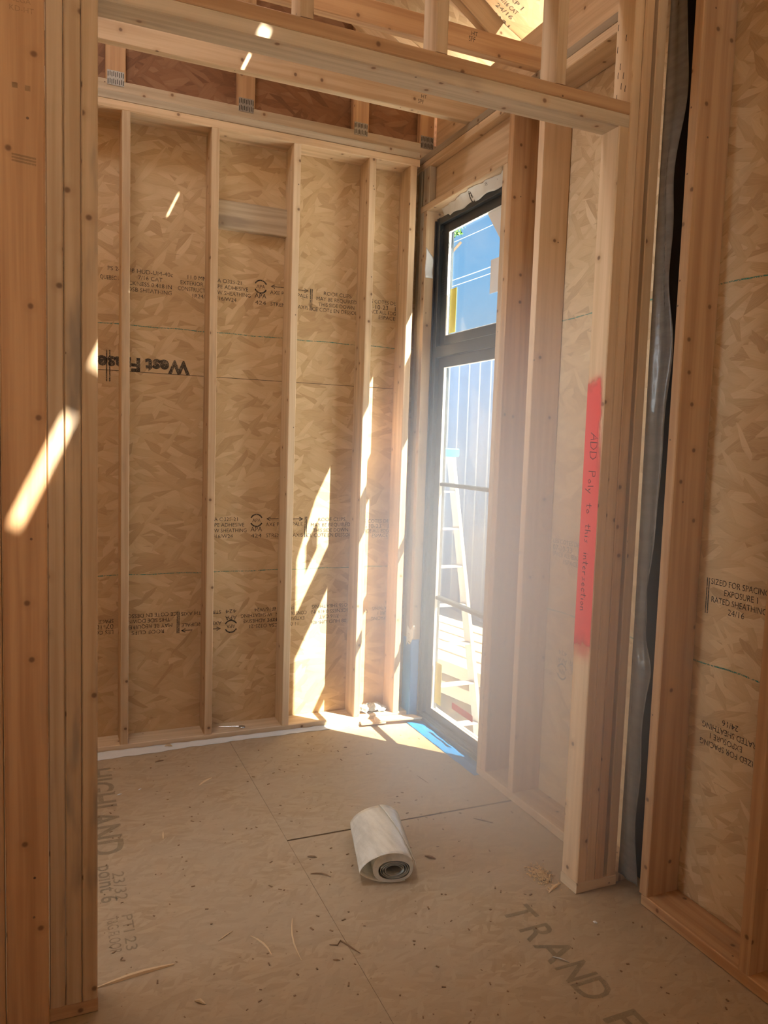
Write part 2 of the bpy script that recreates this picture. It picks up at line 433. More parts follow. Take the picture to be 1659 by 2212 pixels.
# ---- roof deck with slits left open between the sheets
n_roof = Vector((.5, 0, 1)).normalized()
def dk(x, y): return (x, y, deckz(x))
XG = -.675
slits = []
def slit(y0, y1, w): slits.append([dk(XG - w / 2, y0), dk(XG + w / 2, y0), dk(XG + w / 2, y1), dk(XG - w / 2, y1)])
slit(-3.19, -3.036, .030)
slit(-2.975, -2.93, .028)
slit(-2.522, -2.503, .026)
slit(-.935, -.893, .012)
slit(-.590, -.525, .006)
ceil_ = slab('ceiling', [dk(-3.6, -7.1), dk(.47, -7.1), dk(.47, .55), dk(-3.6, .55)], n_roof, .012, 'osb_sheet', None, 'structure', X3, Y3, slits + [[dk(-2.4, -1.55), dk(-1.45, -1.55), dk(-1.45, -.90), dk(-2.4, -.90)]])  # last hole is an unseen roof opening added for fill light

bm = bmesh.new(); PD = Plane(Vector(dk(0, 0)) - n_roof * .0012, (.8944, 0, -.4472), (0, -1, 0))
put_text(bm, PD, 'THIS SIDE', -.02, .36, .040, .26, bold=.03); put_text(bm, PD, 'DOWN', .05, .43, .040, .17, bold=.03)
for k, tx in enumerate(('24/16', '7/16 CAT', 'EXP 1')): put_text(bm, PD, tx, .10, .50 + .045 * k, .026, .10, bold=.01)
link('printed_lettering', bm, 'bold_ink', ceil_)
# ---- ink stamps on the sheathing
def circle_logo(bm, P, x, y, r, flip=False):
    s = -1 if flip else 1
    for a0, a1 in ((25, 155), (205, 335)):
        ribbon(bm, [P.at(x + r * math.cos(math.radians(a)), y + s * r * math.sin(math.radians(a))) for a in range(a0, a1 + 1, 13)], r * .22, P.n)
def arrow(bm, P, x0, x1, y, s=1):
    ribbon(bm, [P.at(x0, y), P.at(x1, y)], .0035, P.n)
    hx = x1; d = .02 if x1 > x0 else -.02
    ribbon(bm, [P.at(hx - d, y + .009), P.at(hx, y), P.at(hx - d, y - .009)], .005, P.n)
def stamp(bm, P, cols, x0, ytop, flip=False):
    """standard grade stamp; positions measured from the left bar set, y down from the first text row"""
    s = -1 if flip else 1
    def T(t, x, row, h=.0195, w=None, al='L', dy=0): put_text(bm, P, t, x0 + s * x, ytop - s * (row * .0295 + dy), h, w, al, flip)
    def X(x): return x0 + s * x
    if 'size' in cols:
        for k in (0, .008): ribbon(bm, [P.at(X(k), ytop + s * .018), P.at(X(k), ytop - s * .10)], .004, P.n)
        T('SIZED FOR SPACING', .015, 0, w=.225); T('EXPOSURE 1', .07, 1, w=.13); T('RATED SHEATHING', .02, 2, w=.215); T('24/16', .09, 3, w=.065)
    if 'hud' in cols:
        T('PS 2-18', .295, 0, w=.085); T('108 HUD-UM-40c', .375, 0, w=.225); T('7/16 CAT', .435, 1, w=.115); T('THICKNESS 0.418 IN', .345, 2, w=.25); T('24 OSB SHEATHING', .35, 3, w=.245)
        T('QUEBEC', .262, 1.5, w=.075)
    if 'mm' in cols:
        T('11.0 MM', .665, 0, w=.10); T('EXTERIOR BOND', .635, 1, w=.19); T('CONSTRUCTION', .623, 2, w=.175); T('1R24/2F16', .69, 3, w=.12)
    if 'csa' in cols:
        T('CSA O325-21', .94, 0, al='R', w=.155); T('TYPE ADHESIVE', .975, 1, al='R', w=.19); T('W SHEATHING', .988, 2, al='R', w=.17); T('1F16/W24', .915, 3, al='R', w=.12)
        circle_logo(bm, P, X(1.04), ytop + s * .002, .032, flip); T('APA', 1.04, 0, .019, .045, 'C', .007)
        T('APA', 1.04, 2, .024, .062, 'C', -.003); T('424', 1.04, 3, .020, .058, 'C', .0)
    if 'axis' in cols:
        arrow(bm, P, X(1.17), X(1.095), ytop + s * .01); arrow(bm, P, X(1.24), X(1.295), ytop + s * .008)
        T('AXE PRINCIPALE', 1.09, 1, w=.205); T('STRENGTH AXIS', 1.092, 3, w=.205)
        for k in (1.308, 1.317): ribbon(bm, [P.at(X(k), ytop + s * .02), P.at(X(k), ytop - s * .092)], .0045, P.n)
    if 'roof' in cols:
        T('ROOF CLIPS', 1.38, 0, w=.16, dy=.005); T('MAY BE REQUIRED', 1.34, 1, w=.23, dy=.005); T('THIS SIDE DOWN', 1.353, 2, w=.205, dy=.005); T('CE COTE EN DESSOUS', 1.318, 3, w=.275, dy=.003)
    if 'les' in cols:
        T('LES COTES DE 1', 1.625, 0, w=.195, dy=.017); T('07-10-23   13', 1.625, 1, .024, .20, dy=.018); T('SPACE ALL EDGES', 1.625, 2, w=.205, dy=.013); T('ESPACER', 1.70, 3, w=.12, dy=.011)
ALL = ('size', 'hud', 'mm', 'csa', 'axis', 'roof', 'les')
PB = Plane((0, .1392, 0), (1, 0, 0), (0, 0, 1))
bm = bmesh.new(); stamp(bm, PB, ALL, -1.893, 2.326)
link('printed_stamp', bm, 'stamp_ink', wb)
bm = bmesh.new(); stamp(bm, PB, ('csa', 'axis', 'roof', 'les'), -1.893, 1.117)
link('printed_stamp', bm, 'stamp_ink', wb)
bm = bmesh.new(); stamp(bm, PB, ALL, .060, .560, True)
link('printed_stamp', bm, 'stamp_ink', wb)
# second inverted run whose left half starts again in the far left bays
bm = bmesh.new(); put_text(bm, PB, 'West Fraser', -1.212, 1.918, .062, .47, 'L', True, 0, .045)
for k in (0, .014): ribbon(bm, [PB.at(-1.60 + k, 1.95), PB.at(-1.60 + k, 1.80)], .006, PB.n)
link('printed_lettering', bm, 'bold_ink', wb)
bm = bmesh.new()
for z in (2.076, .852):
    ribbon(bm, [PB.at(-3.4 + .07 * k, z + .002 * math.sin(k * 1.7)) for k in range(51)], .0045, PB.n)
link('chalk_line', bm, 'chalk_green', wb)
bm = bmesh.new(); ribbon(bm, [PB.at(-3.4, 1.856), PB.at(-.0, 1.852)], .0022, PB.n)
link('sheet_joint', bm, 'dark_gap', wb)
PR = Plane((.1392, 0, 0), (0, -1, 0), (0, 0, 1))
bm = bmesh.new()
stamp(bm, PR, ('les',), 1.105 - 1.625, 1.160); stamp(bm, PR, ('size',), 1.96, 1.118)
stamp(bm, PR, ('csa',), 1.213 + 1.04, .605, True)
stamp(bm, PR, ('size',), 2.215, .60, True)
link('printed_stamp', bm, 'stamp_ink', wr)
bm = bmesh.new()
ribbon(bm, [PR.at(.86 + .06 * k, .852 + .003 * math.sin(k * 1.3)) for k in range(28)], .005, PR.n)
ribbon(bm, [PR.at(.86 + .06 * k, 2.086 + .003 * math.sin(k * 1.1)) for k in range(28)], .005, PR.n)
link('chalk_line', bm, 'chalk_green', wr)

# ================================================================== framing, back wall
G = 'studs of the back wall'
s0 = -1.5067
info = [
 (s0,            'spf_wood', 'slender wall stud nearest the left jamb, before the reversed bold lettering'),
 (s0 + .4064,    'spf_wood', 'wall stud between the reversed bold lettering and the flat grey block'),
 (s0 + .8128,    'spf_wood_pale', 'wall stud at the right end of the flat grey block, sunlit board on its right'),
 (s0 + 1.2192,   'spf_wood', 'wall stud with sunlit edge standing between two bright strips of sheathing'),
 (-.052,         'spf_wood', 'orange-lit corner stud just left of the tall black window'),
]
for k, (xr, m, lab) in enumerate(info):
    board('wall_stud', xr - .038, xr, 0, .139, .038, 3.017, m, lab, 'stud', G)
board('sill_plate', -3.44, -.002, 0, .139, 0, .038, 'spf_wood_pale', 'long bottom plate under the back wall studs', 'plate')
board('top_plate', -3.44, -.038, 0, .139, 3.017, 3.055, 'spf_wood', 'lower top plate resting on the back wall studs', 'plate')
board('top_plate', -3.44, -.038, 0.004, .139, 3.056, 3.093, 'spf_wood_grey', 'grimy grey upper plate on the back wall, waney edge', 'plate')
board('backing_block', s0 + .4064, s0 + .8128 - .038, .102, .1395, 2.585, 2.722, 'spf_wood_grey', 'flat grey blocking board fixed between the second and third studs', 'block', tint=(1.25, 1.2, 1.15))

# ---- gable truss over the back wall
gt = props(empty('roof_truss', (-1.6, .1, 3.093)), 'gable end truss with flat uprights above the back wall', 'truss', None, 'thing')
def pboard(parent, name, *a, mat='spf_wood', tint=None):
    o = board(name, *a, mat, parent=parent, tint=tint); o.matrix_parent_inverse = parent.matrix_world.inverted() if False else Matrix.Translation(-Vector(parent.location))
    return o
def plate_mesh(bm, P, w, h, rows, cols_):
    """toothed metal plate, centred at P.o"""
    c = [P.at(-w / 2, -h / 2), P.at(w / 2, -h / 2), P.at(w / 2, h / 2), P.at(-w / 2, h / 2)]
    off = P.n * .0012
    lo = [bm.verts.new(p) for p in c]; hi = [bm.verts.new(p + off) for p in c]
    bm.faces.new(hi)
    for k in range(4): bm.faces.new((lo[k], lo[(k + 1) % 4], hi[(k + 1) % 4], hi[k]))
    for r in range(rows):
        for q in range(cols_):
            x = -w / 2 + (q + .5) * w / cols_ ; y = -h / 2 + (r + .5) * h / rows + (.0015 if q % 2 else -.0015)
            vs = [bm.verts.new(P.at(x + a * .0016, y + b * h / rows * .33) + off * 1.5) for a, b in ((-1, -1), (1, -1), (1, 1), (-1, 1))]
            f = bm.faces.new(vs); f.material_index = 1
def nail_plate(parent, o, r, u, w, h, rows, cols_):
    bm = bmesh.new(); plate_mesh(bm, Plane(o, r, u), w, h, rows, cols_)
    x = link('nail_plate', bm, ['nail_plate_steel', 'tooth_slot'], parent)
    x.matrix_parent_inverse = Matrix.Translation(-Vector(parent.location)); return x
pboard(gt, 'bottom_chord', -3.40, .14, .1, .138, 3.0935, 3.182, mat='spf_wood_grey', tint=(1.1, 1.05, 1))
for x0 in (-2.82, -2.21, -1.609, -.997, -.386, .002):
    pboard(gt, 'upright', x0, x0 + .089, .101, .139, 3.183, deckz(x0 + .089) - .10, mat='spf_wood_red')
    nail_plate(gt, (x0 + .0445, .0995, 3.19), (1, 0, 0), (0, 0, 1), .075, .065, 2, 9)
o = beam('top_chord', (-3.4, .12, deckz(-3.4) - .052), (.44, .12, deckz(.44) - .052), (0, 1, 0), Vector((.4472, 0, .8944)), .038, .089, 'spf_wood', gt)
o.matrix_parent_inverse = Matrix.Translation(-Vector(gt.location))

# ---- common trusses
def truss(y, label, matb, web):
    t = props(empty('roof_truss', (-1.6, y, 3.093)), label, 'truss', 'roof trusses over the small room', 'thing')
    I = Matrix.Translation(-Vector(t.location))
    pboard(t, 'bottom_chord', -3.40, .098, y - .019, y + .019, 3.0935, 3.182, mat=matb)
    cz = Vector((.4472, 0, .8944))
    o = beam('top_chord', (-3.4, y, deckz(-3.4) - .052), (.46, y, deckz(.46) - .052), (0, 1, 0), cz, .038, .089, 'spf_wood', t); o.matrix_parent_inverse = I
    for (p, q) in web:
        d = (Vector((q[0], 0, q[1])) - Vector((p[0], 0, p[1]))).normalized(); pr = Vector((-d.z, 0, d.x))
        o = beam('web_member', (p[0], y, p[1]), (q[0], y, q[1]), (0, 1, 0), pr, .0375, .089, 'spf_wood', t); o.matrix_parent_inverse = I
    return t
webs = [((-.20, 3.20), (-1.90, 4.33)), ((-1.97, 4.40), (-2.3, 3.19)), ((-2.35, 3.19), (-3.0, 5.0))]
t2 = truss(-.437, 'roof truss nearest the back wall, its lower chord brightly lit below', 'spf_wood', webs)
t3 = truss(-1.018, 'roof truss seen just above the doorway header, with a stamped lower chord', 'spf_wood_red', webs)
# plates on the diagonal near the eave
dd = (Vector((-1.90, 0, 4.33)) - Vector((-.20, 0, 3.20))).normalized(); dpr = Vector((dd.z, 0, -dd.x))
nail_plate(t3, (-.34, -1.018 - .0195, 3.293), dd * -1, Vector((-dd.z, 0, dd.x)) * -1 * -1, .20, .085, 7, 16)
nail_plate(t2, (-.34, -.437 - .0195, 3.293), dd * -1, Vector((-dd.z, 0, dd.x)), .20, .085, 7, 16)
bm = bmesh.new()
put_text(bm, Plane((0, -1.0378, 0), X3, Z3), 'SPF', -.335, 3.128, .02, .03); put_text(bm, Plane((0, -1.0378, 0), X3, Z3), 'HT', -.325, 3.152, .016)
o = link('grade_mark', bm, 'stamp_ink', t3); o.matrix_parent_inverse = Matrix.Translation(-Vector(t3.location))
bm = bmesh.new()
put_text(bm, Plane((0, -.4568, 0), X3, Z3), 'SPF', -.275, 3.125, .02, .03); put_text(bm, Plane((0, -.4568, 0), X3, Z3), 'HT', -.26, 3.152, .016)
o = link('grade_mark', bm, 'stamp_ink', t2); o.matrix_parent_inverse = Matrix.Translation(-Vector(t2.location))

# ================================================================== framing, right (window) wall
GR = 'studs of the window wall'
board('wall_stud', 0, .139, .05, .088, .038, 3.017, 'spf_wood_grey', 'greyish corner stud deep in the corner left of the window', 'stud', GR)
board('jack_stud', 0, .139, .012, .050, .038, 2.79, 'spf_wood_grey', 'outer of the two grey studs carrying the window header by the corner', 'stud', GR, tint=(1.1, 1.1, 1.1))
board('jack_stud', 0, .139, -.026, .0115, .038, 2.79, 'spf_wood', 'stud forming the far side of the window opening, above blue membrane', 'stud', GR)
board('jack_stud', 0, .139, -.820, -.782, .038, 2.79, 'spf_wood', 'thin stud edge closing the near side of the window opening', 'stud', GR)
board('wall_stud', 0, .139, -.860, -.8215, .038, 3.017, 'spf_wood_red', 'broad reddish-brown stud right beside the window', 'stud', GR)
board('wall_stud', 0, .139, -1.091, -1.053, .038, 3.017, 'spf_wood_pale', 'window wall stud with a pale narrow edge, right of the window', 'stud', GR, tint=(.95, .86, .80))
board('wall_stud', 0, .139, -1.925, -1.887, .038, 3.017, 'spf_wood_red', 'wide orange-brown stud at the right, beside the loose plastic sheet', 'stud', GR)
board('wall_stud', 0, .139, -2.341, -2.303, .038, 3.017, 'spf_wood_red', 'dark stud at the far right edge of the view', 'stud', GR)
board('sill_plate', 0, .139, -1.76, -.784, 0, .038, 'spf_wood', 'bottom plate right of the window inside the small room', 'plate')
board('sill_plate', 0, .139, -6.0, -1.90, 0, .038, 'spf_wood_red', 'bottom plate of the window wall on the near side of the doorway', 'plate')
board('window_header', .040, .078, -.820, .044, 2.829, 3.0165, 'spf_wood', 'deep plain header board above the tall window', 'header')
board('header_plate', 0, .139, -.8205, .050, 2.791, 2.828, 'spf_wood', 'flat plate under the window header, its underside lit orange', 'plate')
board('filler_block', .001, .0395, -.045, .030, 2.829, 3.0165, 'spf_wood_grey', 'short upright block at the left end of the window header', 'block')
board('top_plate', 0, .139, -6.0, .1395, 3.0175, 3.055, 'spf_wood', 'lower top plate of the window wall above the header', 'plate')
board('top_plate', .002, .139, -6.0, .1395, 3.056, 3.093, 'spf_wood_grey', 'darker upper plate of the window wall', 'plate', tint=(.7, .65, .6))
board('eave_board', .10, .138, -6.0, .095, 3.0935, 3.37, 'spf_wood', 'wide board on edge closing the eave above the window wall', 'board')

board('gap_shade_strip', .060, .066, -1.886, -1.765, .038, 3.017, 'dark_gap', 'black strip added as shade in the gap beside the loose plastic sheet', 'shade strip', None, ch=.0005)  # dark strip added to stand in for the shade of this cavity
# ================================================================== doorway wall
YF, YB = -1.773, -1.684
XJ = -.173
GD = 'framing around the doorway'
board('jack_stud', XJ, XJ + .038, YF, YB, .038, 2.577, 'spf_wood_pale', 'doorway stud with the pink paint stripe and handwriting', 'stud', GD, tint=(.92, .84, .76))
jk = bpy.data.objects['jack_stud.003']
board('king_stud', XJ + .0385, XJ + .0765, YF, YB, .038, 3.0165, 'spf_wood_pale', 'tall doorway stud pocked with nail slits beside the header end', 'stud', GD, tint=(.92, .84, .76))
board('end_stud', -.0955, -.058, YF - .001, YB, .038, 3.017, 'spf_wood', 'third stud right of the doorway, one edge waney', 'stud', GD, tint=(.92, .84, .76))
board('end_stud', -.042, -.004, YF, YB, .038, 3.017, 'spf_wood_pale', 'last stud of the doorway wall, touching the loose plastic sheet', 'stud', GD, tint=(.92, .84, .76))
board('sill_plate', XJ - .002, -.003, YF - .002, YB, 0, .038, 'spf_wood_pale', 'short bottom plate under the studs right of the doorway', 'plate')
XL = -1.738
board('jack_stud', XL - .038, XL, YF, YB, .038, 2.577, 'spf_wood_stained', 'doorway stud forming the left side of the opening', 'stud', GD)
board('king_stud', XL - .0775, XL - .039, YF, YB, .038, 3.4, 'spf_wood_stained', 'second stud from the left side of the opening, dark stain halfway up', 'stud', GD)
board('end_stud', XL - .117, XL - .079, YF, YB, .038, 3.4, 'spf_wood', 'third stud from the left side of the opening, streak of sun on it', 'stud', GD)
board('corner_stud', -1.955, -1.8562, YF - .012, YF + .026, 0, 3.4, 'spf_wood_red', 'wide stud turned flat at the far left, streak of sun across it', 'stud', GD, tint=(1.15, 1.1, 1.05))
board('corner_stud', -2.05, -1.9575, YF - .012, YF + .026, 0, 3.4, 'spf_wood_red', 'sliver of a flat stud at the very left edge of the view', 'stud', GD)
board('sill_plate', -2.6, XL + .001, YF, YB, 0, .038, 'spf_wood_red', 'bottom plate under the studs left of the doorway', 'plate')
board('header_plate', XL - .038, XJ + .0375, YF, YB, 2.5775, 2.618, 'spf_wood_grey', 'lower board of the doorway header, pale dusty underside', 'header', None, tint=(1.3, 1.25, 1.2))
board('header_plate', XL - .038, XJ + .0375, YF, YB, 2.6185, 2.657, 'spf_wood_red', 'upper board of the doorway header', 'header', None)
for x, lab in ((-1.199, 'short upright above the header, left of the three'), (-.797, 'short upright above the header, middle of the three'), (-.386, 'short upright above the header, nearest the right wall')):
    board('cripple_stud', x - .038, x, YF, YB, 2.6575, 3.017, 'spf_wood', lab, 'stud', 'short uprights above the doorway header')
board('top_plate', -1.736, -.001, YF, YB, 3.0175, 3.055, 'spf_wood', 'top plate over the short uprights of the doorway wall', 'plate')
# nail slits on the king stud above the header, ink marks on the flat stud
bm = bmesh.new(); PK = Plane((XJ + .0379, YF, 0), (0, -1, 0), (0, 0, 1)); random.seed(21)
for (yy, zz) in ((.010, 2.93), (.012, 2.86), (.052, 2.88), (.030, 2.80), (.022, 2.775), (.048, 2.765), (.040, 2.735), (.020, 2.705), (.060, 2.72), (.035, 2.68)):
    ribbon(bm, [PK.at(-.089 + yy, zz), PK.at(-.089 + yy - .002, zz - random.uniform(.008, .016)), PK.at(-.089 + yy - .001, zz - .02)], .0030, PK.n)
link('nail_slit', bm, 'dark_gap', bpy.data.objects['king_stud'])
bm = bmesh.new(); PC = Plane((0, YF - .0126, 0), X3, Z3)
for xx, zz in ((-1.925, 2.336), (-1.898, 2.334)): ribbon(bm, [PC.at(xx, zz), PC.at(xx + .012, zz)], .012, PC.n)
for k in range(3): ribbon(bm, [PC.at(-1.927, 2.182 - .007 * k), PC.at(-1.875, 2.178 - .007 * k)], .0045, PC.n)
put_text(bm, PC, 'KD-HT', -1.93, 2.50, .012); put_text(bm, PC, 'NLGA', -1.93, 2.52, .012)
link('grade_mark', bm, 'floor_ink', bpy.data.objects['corner_stud'])
# pink stripe + handwriting on the doorway stud
def quad(bm, P, x0, x1, y0, y1, uv=None):
    uvl = bm.loops.layers.uv.verify()
    f = bm.faces.new([bm.verts.new(P.at(*q)) for q in ((x0, y0), (x1, y0), (x1, y1), (x0, y1))])
    for l, c in zip(f.loops, ((0, 0), (1, 0), (1, 1), (0, 1))): l[uvl].uv = c
PJ = Plane((XJ - .0006, YF + .0445, 0), (0, 0, -1), (0, -1, 0))     # x = down, y = towards the viewer
bm = bmesh.new(); quad(bm, PJ, -1.83, -.80, -.0435, .0435)
stripe = link('paint_stripe', bm, 'pink_spray', jk); stripe['label'] = 'faded pink spray paint stripe'
STR = {'A': [[(0, 0), (.5, 1), (.62, 0)], [(.15, .4), (.6, .4)]],
 'D': [[(.05, 0), (.1, 1), (.5, .9), (.7, .5), (.5, .1), (.05, 0)]],
 'P': [[(.1, 0), (.12, 1), (.5, .95), (.55, .65), (.15, .5)]],
 'o': [[(.25, .5), (.05, .25), (.2, 0), (.42, .2), (.25, .5)]], 'l': [[(.1, 1), (.15, 0)]],
 'y': [[(.05, .5), (.2, .1)], [(.45, .55), (.1, -.4)]], 't': [[(.2, .9), (.2, .05), (.35, 0)], [(0, .55), (.45, .6)]],
 'h': [[(.1, 1), (.1, 0)], [(.1, .35), (.3, .5), (.4, 0)]], 'i': [[(.1, .5), (.12, 0)], [(.12, .72), (.13, .78)]],
 's': [[(.4, .5), (.15, .42), (.35, .18), (.05, 0)]], 'n': [[(.05, .5), (.08, 0)], [(.08, .35), (.3, .5), (.4, 0)]],
 'e': [[(.08, .25), (.38, .3), (.25, .5), (.05, .25), (.2, 0), (.4, .08)]], 'r': [[(.05, .5), (.1, 0)], [(.1, .35), (.35, .5)]],
 'c': [[(.4, .42), (.2, .5), (.05, .22), (.2, 0), (.4, .08)]], ' ': []}
bm = bmesh.new(); x = -1.60
for k, chh in enumerate('ADD Poly to this intersection'):
    hgt = .036 if chh in 'ADP' else .030
    sc_ = .92 if x > -1.25 else 1.0
    wd = {'A': .72, 'D': .8, 'P': .7, ' ': .75, 'i': .28, 'l': .28, 't': .46}.get(chh, .50)
    for st in STR[chh]:
        ribbon(bm, [PJ.at(x + px_ * .038 * sc_, -.012 + py * hgt - (x + 1.6) * .012) + PJ.n * 0.0004 for px_, py in st], .0030, PJ.n)
    x += wd * .041 * sc_
link('handwriting', bm, 'marker_ink', jk)

# ================================================================== window
win = empty('window_1', (.06, -.404, 0)); win['kind'] = 'structure'
IW = Matrix.Translation(-Vector(win.location))
def ring(name, x0, x1, y0, y1, z0, z1, wl_, wr_, wb_, wt_, mat, parent=win):
    """rectangular ring in the Y-Z plane, outer y0..y1, z0..z1, member widths near,far,bottom,top"""
    bm = bmesh.new()
    add_boxb(bm, x0, x1, y0, y0 + wl_, z0, z1); add_boxb(bm, x0, x1, y1 - wr_, y1, z0, z1)
    add_boxb(bm, x0 + .0004, x1 - .0004, y0 + wl_ - .002, y1 - wr_ + .002, z0, z0 + wb_); add_boxb(bm, x0 + .0004, x1 - .0004, y0 + wl_ - .002, y1 - wr_ + .002, z1 - wt_, z1)
    bmesh.ops.recalc_face_normals(bm, faces=bm.faces)
    o = link(name, bm, mat, parent); o.matrix_parent_inverse = IW; return o
def wp(o): o.matrix_parent_inverse = IW; return o
WB, WT = .012, 2.752
ring('outer_frame', .060, .150, WY0 + .006, WY1 - .006, WB, WT, .036, .036, .030, .036, 'window_black')
bm = bmesh.new(); add_boxb(bm, .062, .150, WY0 + .03, WY1 - .03, 2.015, 2.075); wp(link('transom_bar', bm, 'window_black', win))
ring('upper_sash', .084, .112, -.742, -.066, 2.070, 2.722, .060, .060, .058, .052, 'window_black')
ring('lower_sash', .084, .112, -.742, -.066, .040, 2.020, .060, .060, .048, .058, 'window_black')
for z in (1.336, .712):
    bm = bmesh.new(); add_boxb(bm, .088, .122, -.690, -.118, z - .010, z + .010); wp(link('muntin', bm, 'window_black', win))
ring('outer_trim', .1285, .165, -.772, -.008, .02, 2.760, .014, .022, .040, .040, 'window_white')
for zz0, zz1 in ((2.128, 2.670), (.088, 1.962)): ring('glazing_bead', .0855, .101, -.6815, -.1265, zz0, zz1, .003, .003, .003, .003, 'window_white')
for z0, z1 in ((2.125, 2.675), (1.346, 1.968), (.722, 1.326), (.086, .702)):
    bm = bmesh.new(); add_boxb(bm, .1015, .1045, -.684, -.124, z0, z1, .0005); wp(link('glass_pane', bm, 'window_glass', win))
bm = bmesh.new()      # ribbed sill track in front of the sash
add_boxb(bm, .064, .083, WY0 + .02, WY1 - .02, .042, .050); add_boxb(bm, .052, .062, WY0 + .01, WY1 - .01, .010, .030)
wp(link('sill_track', bm, 'window_black', win))
# stickers on the inside of the glass
PG = Plane((.1005, 0, 0), (0, -1, 0), (0, 0, 1))
def sticker(name, x0, x1, z0, z1, mat, lab, lines=None, skew=0):
    bm = bmesh.new()
    f = bm.faces.new([bm.verts.new(PG.at(*q)) for q in ((x0, z0), (x1, z0 + skew), (x1, z1 + skew), (x0, z1))])
    r = bmesh.ops.extrude_face_region(bm, geom=[f])
    for v in [g for g in r['geom'] if isinstance(g, bmesh.types.BMVert)]: v.co.x += .0005
    bmesh.ops.recalc_face_normals(bm, faces=bm.faces)
    o = wp(link(name, bm, mat, win)); o['label'] = lab
    if lines:
        b2 = bmesh.new(); P2 = Plane((.1003, 0, 0), (0, -1, 0), (0, 0, 1))
        for ln in lines: ribbon(b2, [P2.at(ln[0], ln[2]), P2.at(ln[1], ln[2])], ln[3], P2.n)
        c = link('sticker_print', b2, 'label_ink', o); c.matrix_parent_inverse = IW
    return o
def rows(x0, x1, z0, z1):
    L = [(x0 + .003, x1 - .003, z1 - .008, .010)]
    z = z1 - .10
    while z > z0 + .01:
        L.append((x0 + .008, x1 - random.uniform(.008, .03), z, .0022)); z -= random.choice((.010, .014, .02))
    return L
sticker('yellow_label', .140, .210, 2.14, 2.37, 'yellow_paper', 'yellow notice on the upper pane', rows(.140, .210, 2.14, 2.37))
sticker('yellow_label', .140, .210, .125, .355, 'yellow_paper', 'yellow notice on the lowest pane', rows(.140, .210, .125, .355))
sticker('red_label', .34, .56, .155, .190, 'red_paper', 'red strip sticker on the lowest pane', None)
sticker('white_label', .545, .62, 2.28, 2.44, 'white_paper', 'white paper label at the right of the upper pane', [(.55, .6, 2.42 - .012 * k, .002) for k in range(9)])
bm = bmesh.new()
f = bm.faces.new([bm.verts.new(PG.at(*q)) for q in ((.49, 2.674), (.684, 2.674), (.684, 2.45))])
r = bmesh.ops.extrude_face_region(bm, geom=[f])
for v in [g for g in r['geom'] if isinstance(g, bmesh.types.BMVert)]: v.co.x += .0005
dia = wp(link('corner_label', bm, 'white_paper', win)); dia['label'] = 'white corner sticker with a row of outlined squares'
bm = bmesh.new(); P2 = Plane((.1018, 0, 0), Vector((0, -.66, -.75)).normalized(), Vector((0, -.75, .66)).normalized())
base = P2.o.copy(); P2 = Plane(PG.at(.520, 2.655) - Vector((.0004, 0, 0)), P2.r, P2.u)
for k in range(4):
    x = .004 + .036 * k
    ribbon(bm, [P2.at(x, .006), P2.at(x + .024, .006), P2.at(x + .024, .032), P2.at(x, .032), P2.at(x, .006)], .003, P2.n)
c = link('sticker_print', bm, 'label_ink', dia); c.matrix_parent_inverse = IW
# sealant band between frame and opening on the far jamb
bm = bmesh.new(); add_boxb(bm, .050, .075, WY1 - .010, WY1 - .001, .05, 2.74); wp(link('sealant_bead', bm, 'sealant', win))

# ---- torn house wrap above the frame
def cloth(name, fn, nu, nv, mat, th=.0015, smooth=True):
    bm = bmesh.new(); uvl = bm.loops.layers.uv.verify()
    g = [[bm.verts.new(fn(i / nu, j / nv)) for j in range(nv + 1)] for i in range(nu + 1)]
    for i in range(nu):
        for j in range(nv):
            f = bm.faces.new((g[i][j], g[i + 1][j], g[i + 1][j + 1], g[i][j + 1]))
            for l, c in zip(f.loops, ((i, j), (i + 1, j), (i + 1, j + 1), (i, j + 1))): l[uvl].uv = (c[0] / nu, c[1] / nv)
    o = link(name, bm, mat, None, smooth)
    md = o.modifiers.new('thickness', 'SOLIDIFY'); md.thickness = th
    return o
def wr_fn(u_, v_):
    y = -.10 - .665 * u_
    jag = .005 * math.sin(u_ * 31) + .003 * math.sin(u_ * 57 + 1) + .010 * math.sin(u_ * 9)
    x = .030 + .028 * v_ * (1 - .2 * math.sin(u_ * 11)) + jag * (1 - v_) + .018 * max(0, 1 - u_ * 4)
    if v_ < .3: x -= .0
    z = 2.789 - (.052 + .004 * math.sin(u_ * 25)) * v_ ** 1.4
    return Vector((x, y, z))
hw = props(cloth('house_wrap', wr_fn, 60, 8, 'white_wrap'), 'torn white house wrap edge folded under the window header', 'house wrap', None, 'thing')
bm = bmesh.new(); PW = Plane((.0, 0, 0), (0, -1, 0), (0, 0, 1))
def wtext(txt, y, h, b=0): 
    b2 = bm; vs, fs, w = glyphs(txt, 0, b)
    nv = []
    for v in vs:
        yy = y - v.x * h / .7; t_ = .25 + (v.y * h / .7) / .045
        uu = (-.10 - yy) / .665; nv.append(b2.verts.new(wr_fn(min(max(uu, 0), 1), min(max(t_, 0), 1)) - Vector((.0012, 0, .0012))))
    for f in fs:
        try: b2.faces.new([nv[i] for i in f])
        except ValueError: pass
wtext('G', -.40, .040, .04); wtext('USA', -.56, .012); wtext('R', -.25, .014); wtext('C', -.66, .014)
link('printed_lettering', bm, 'label_ink', hw)
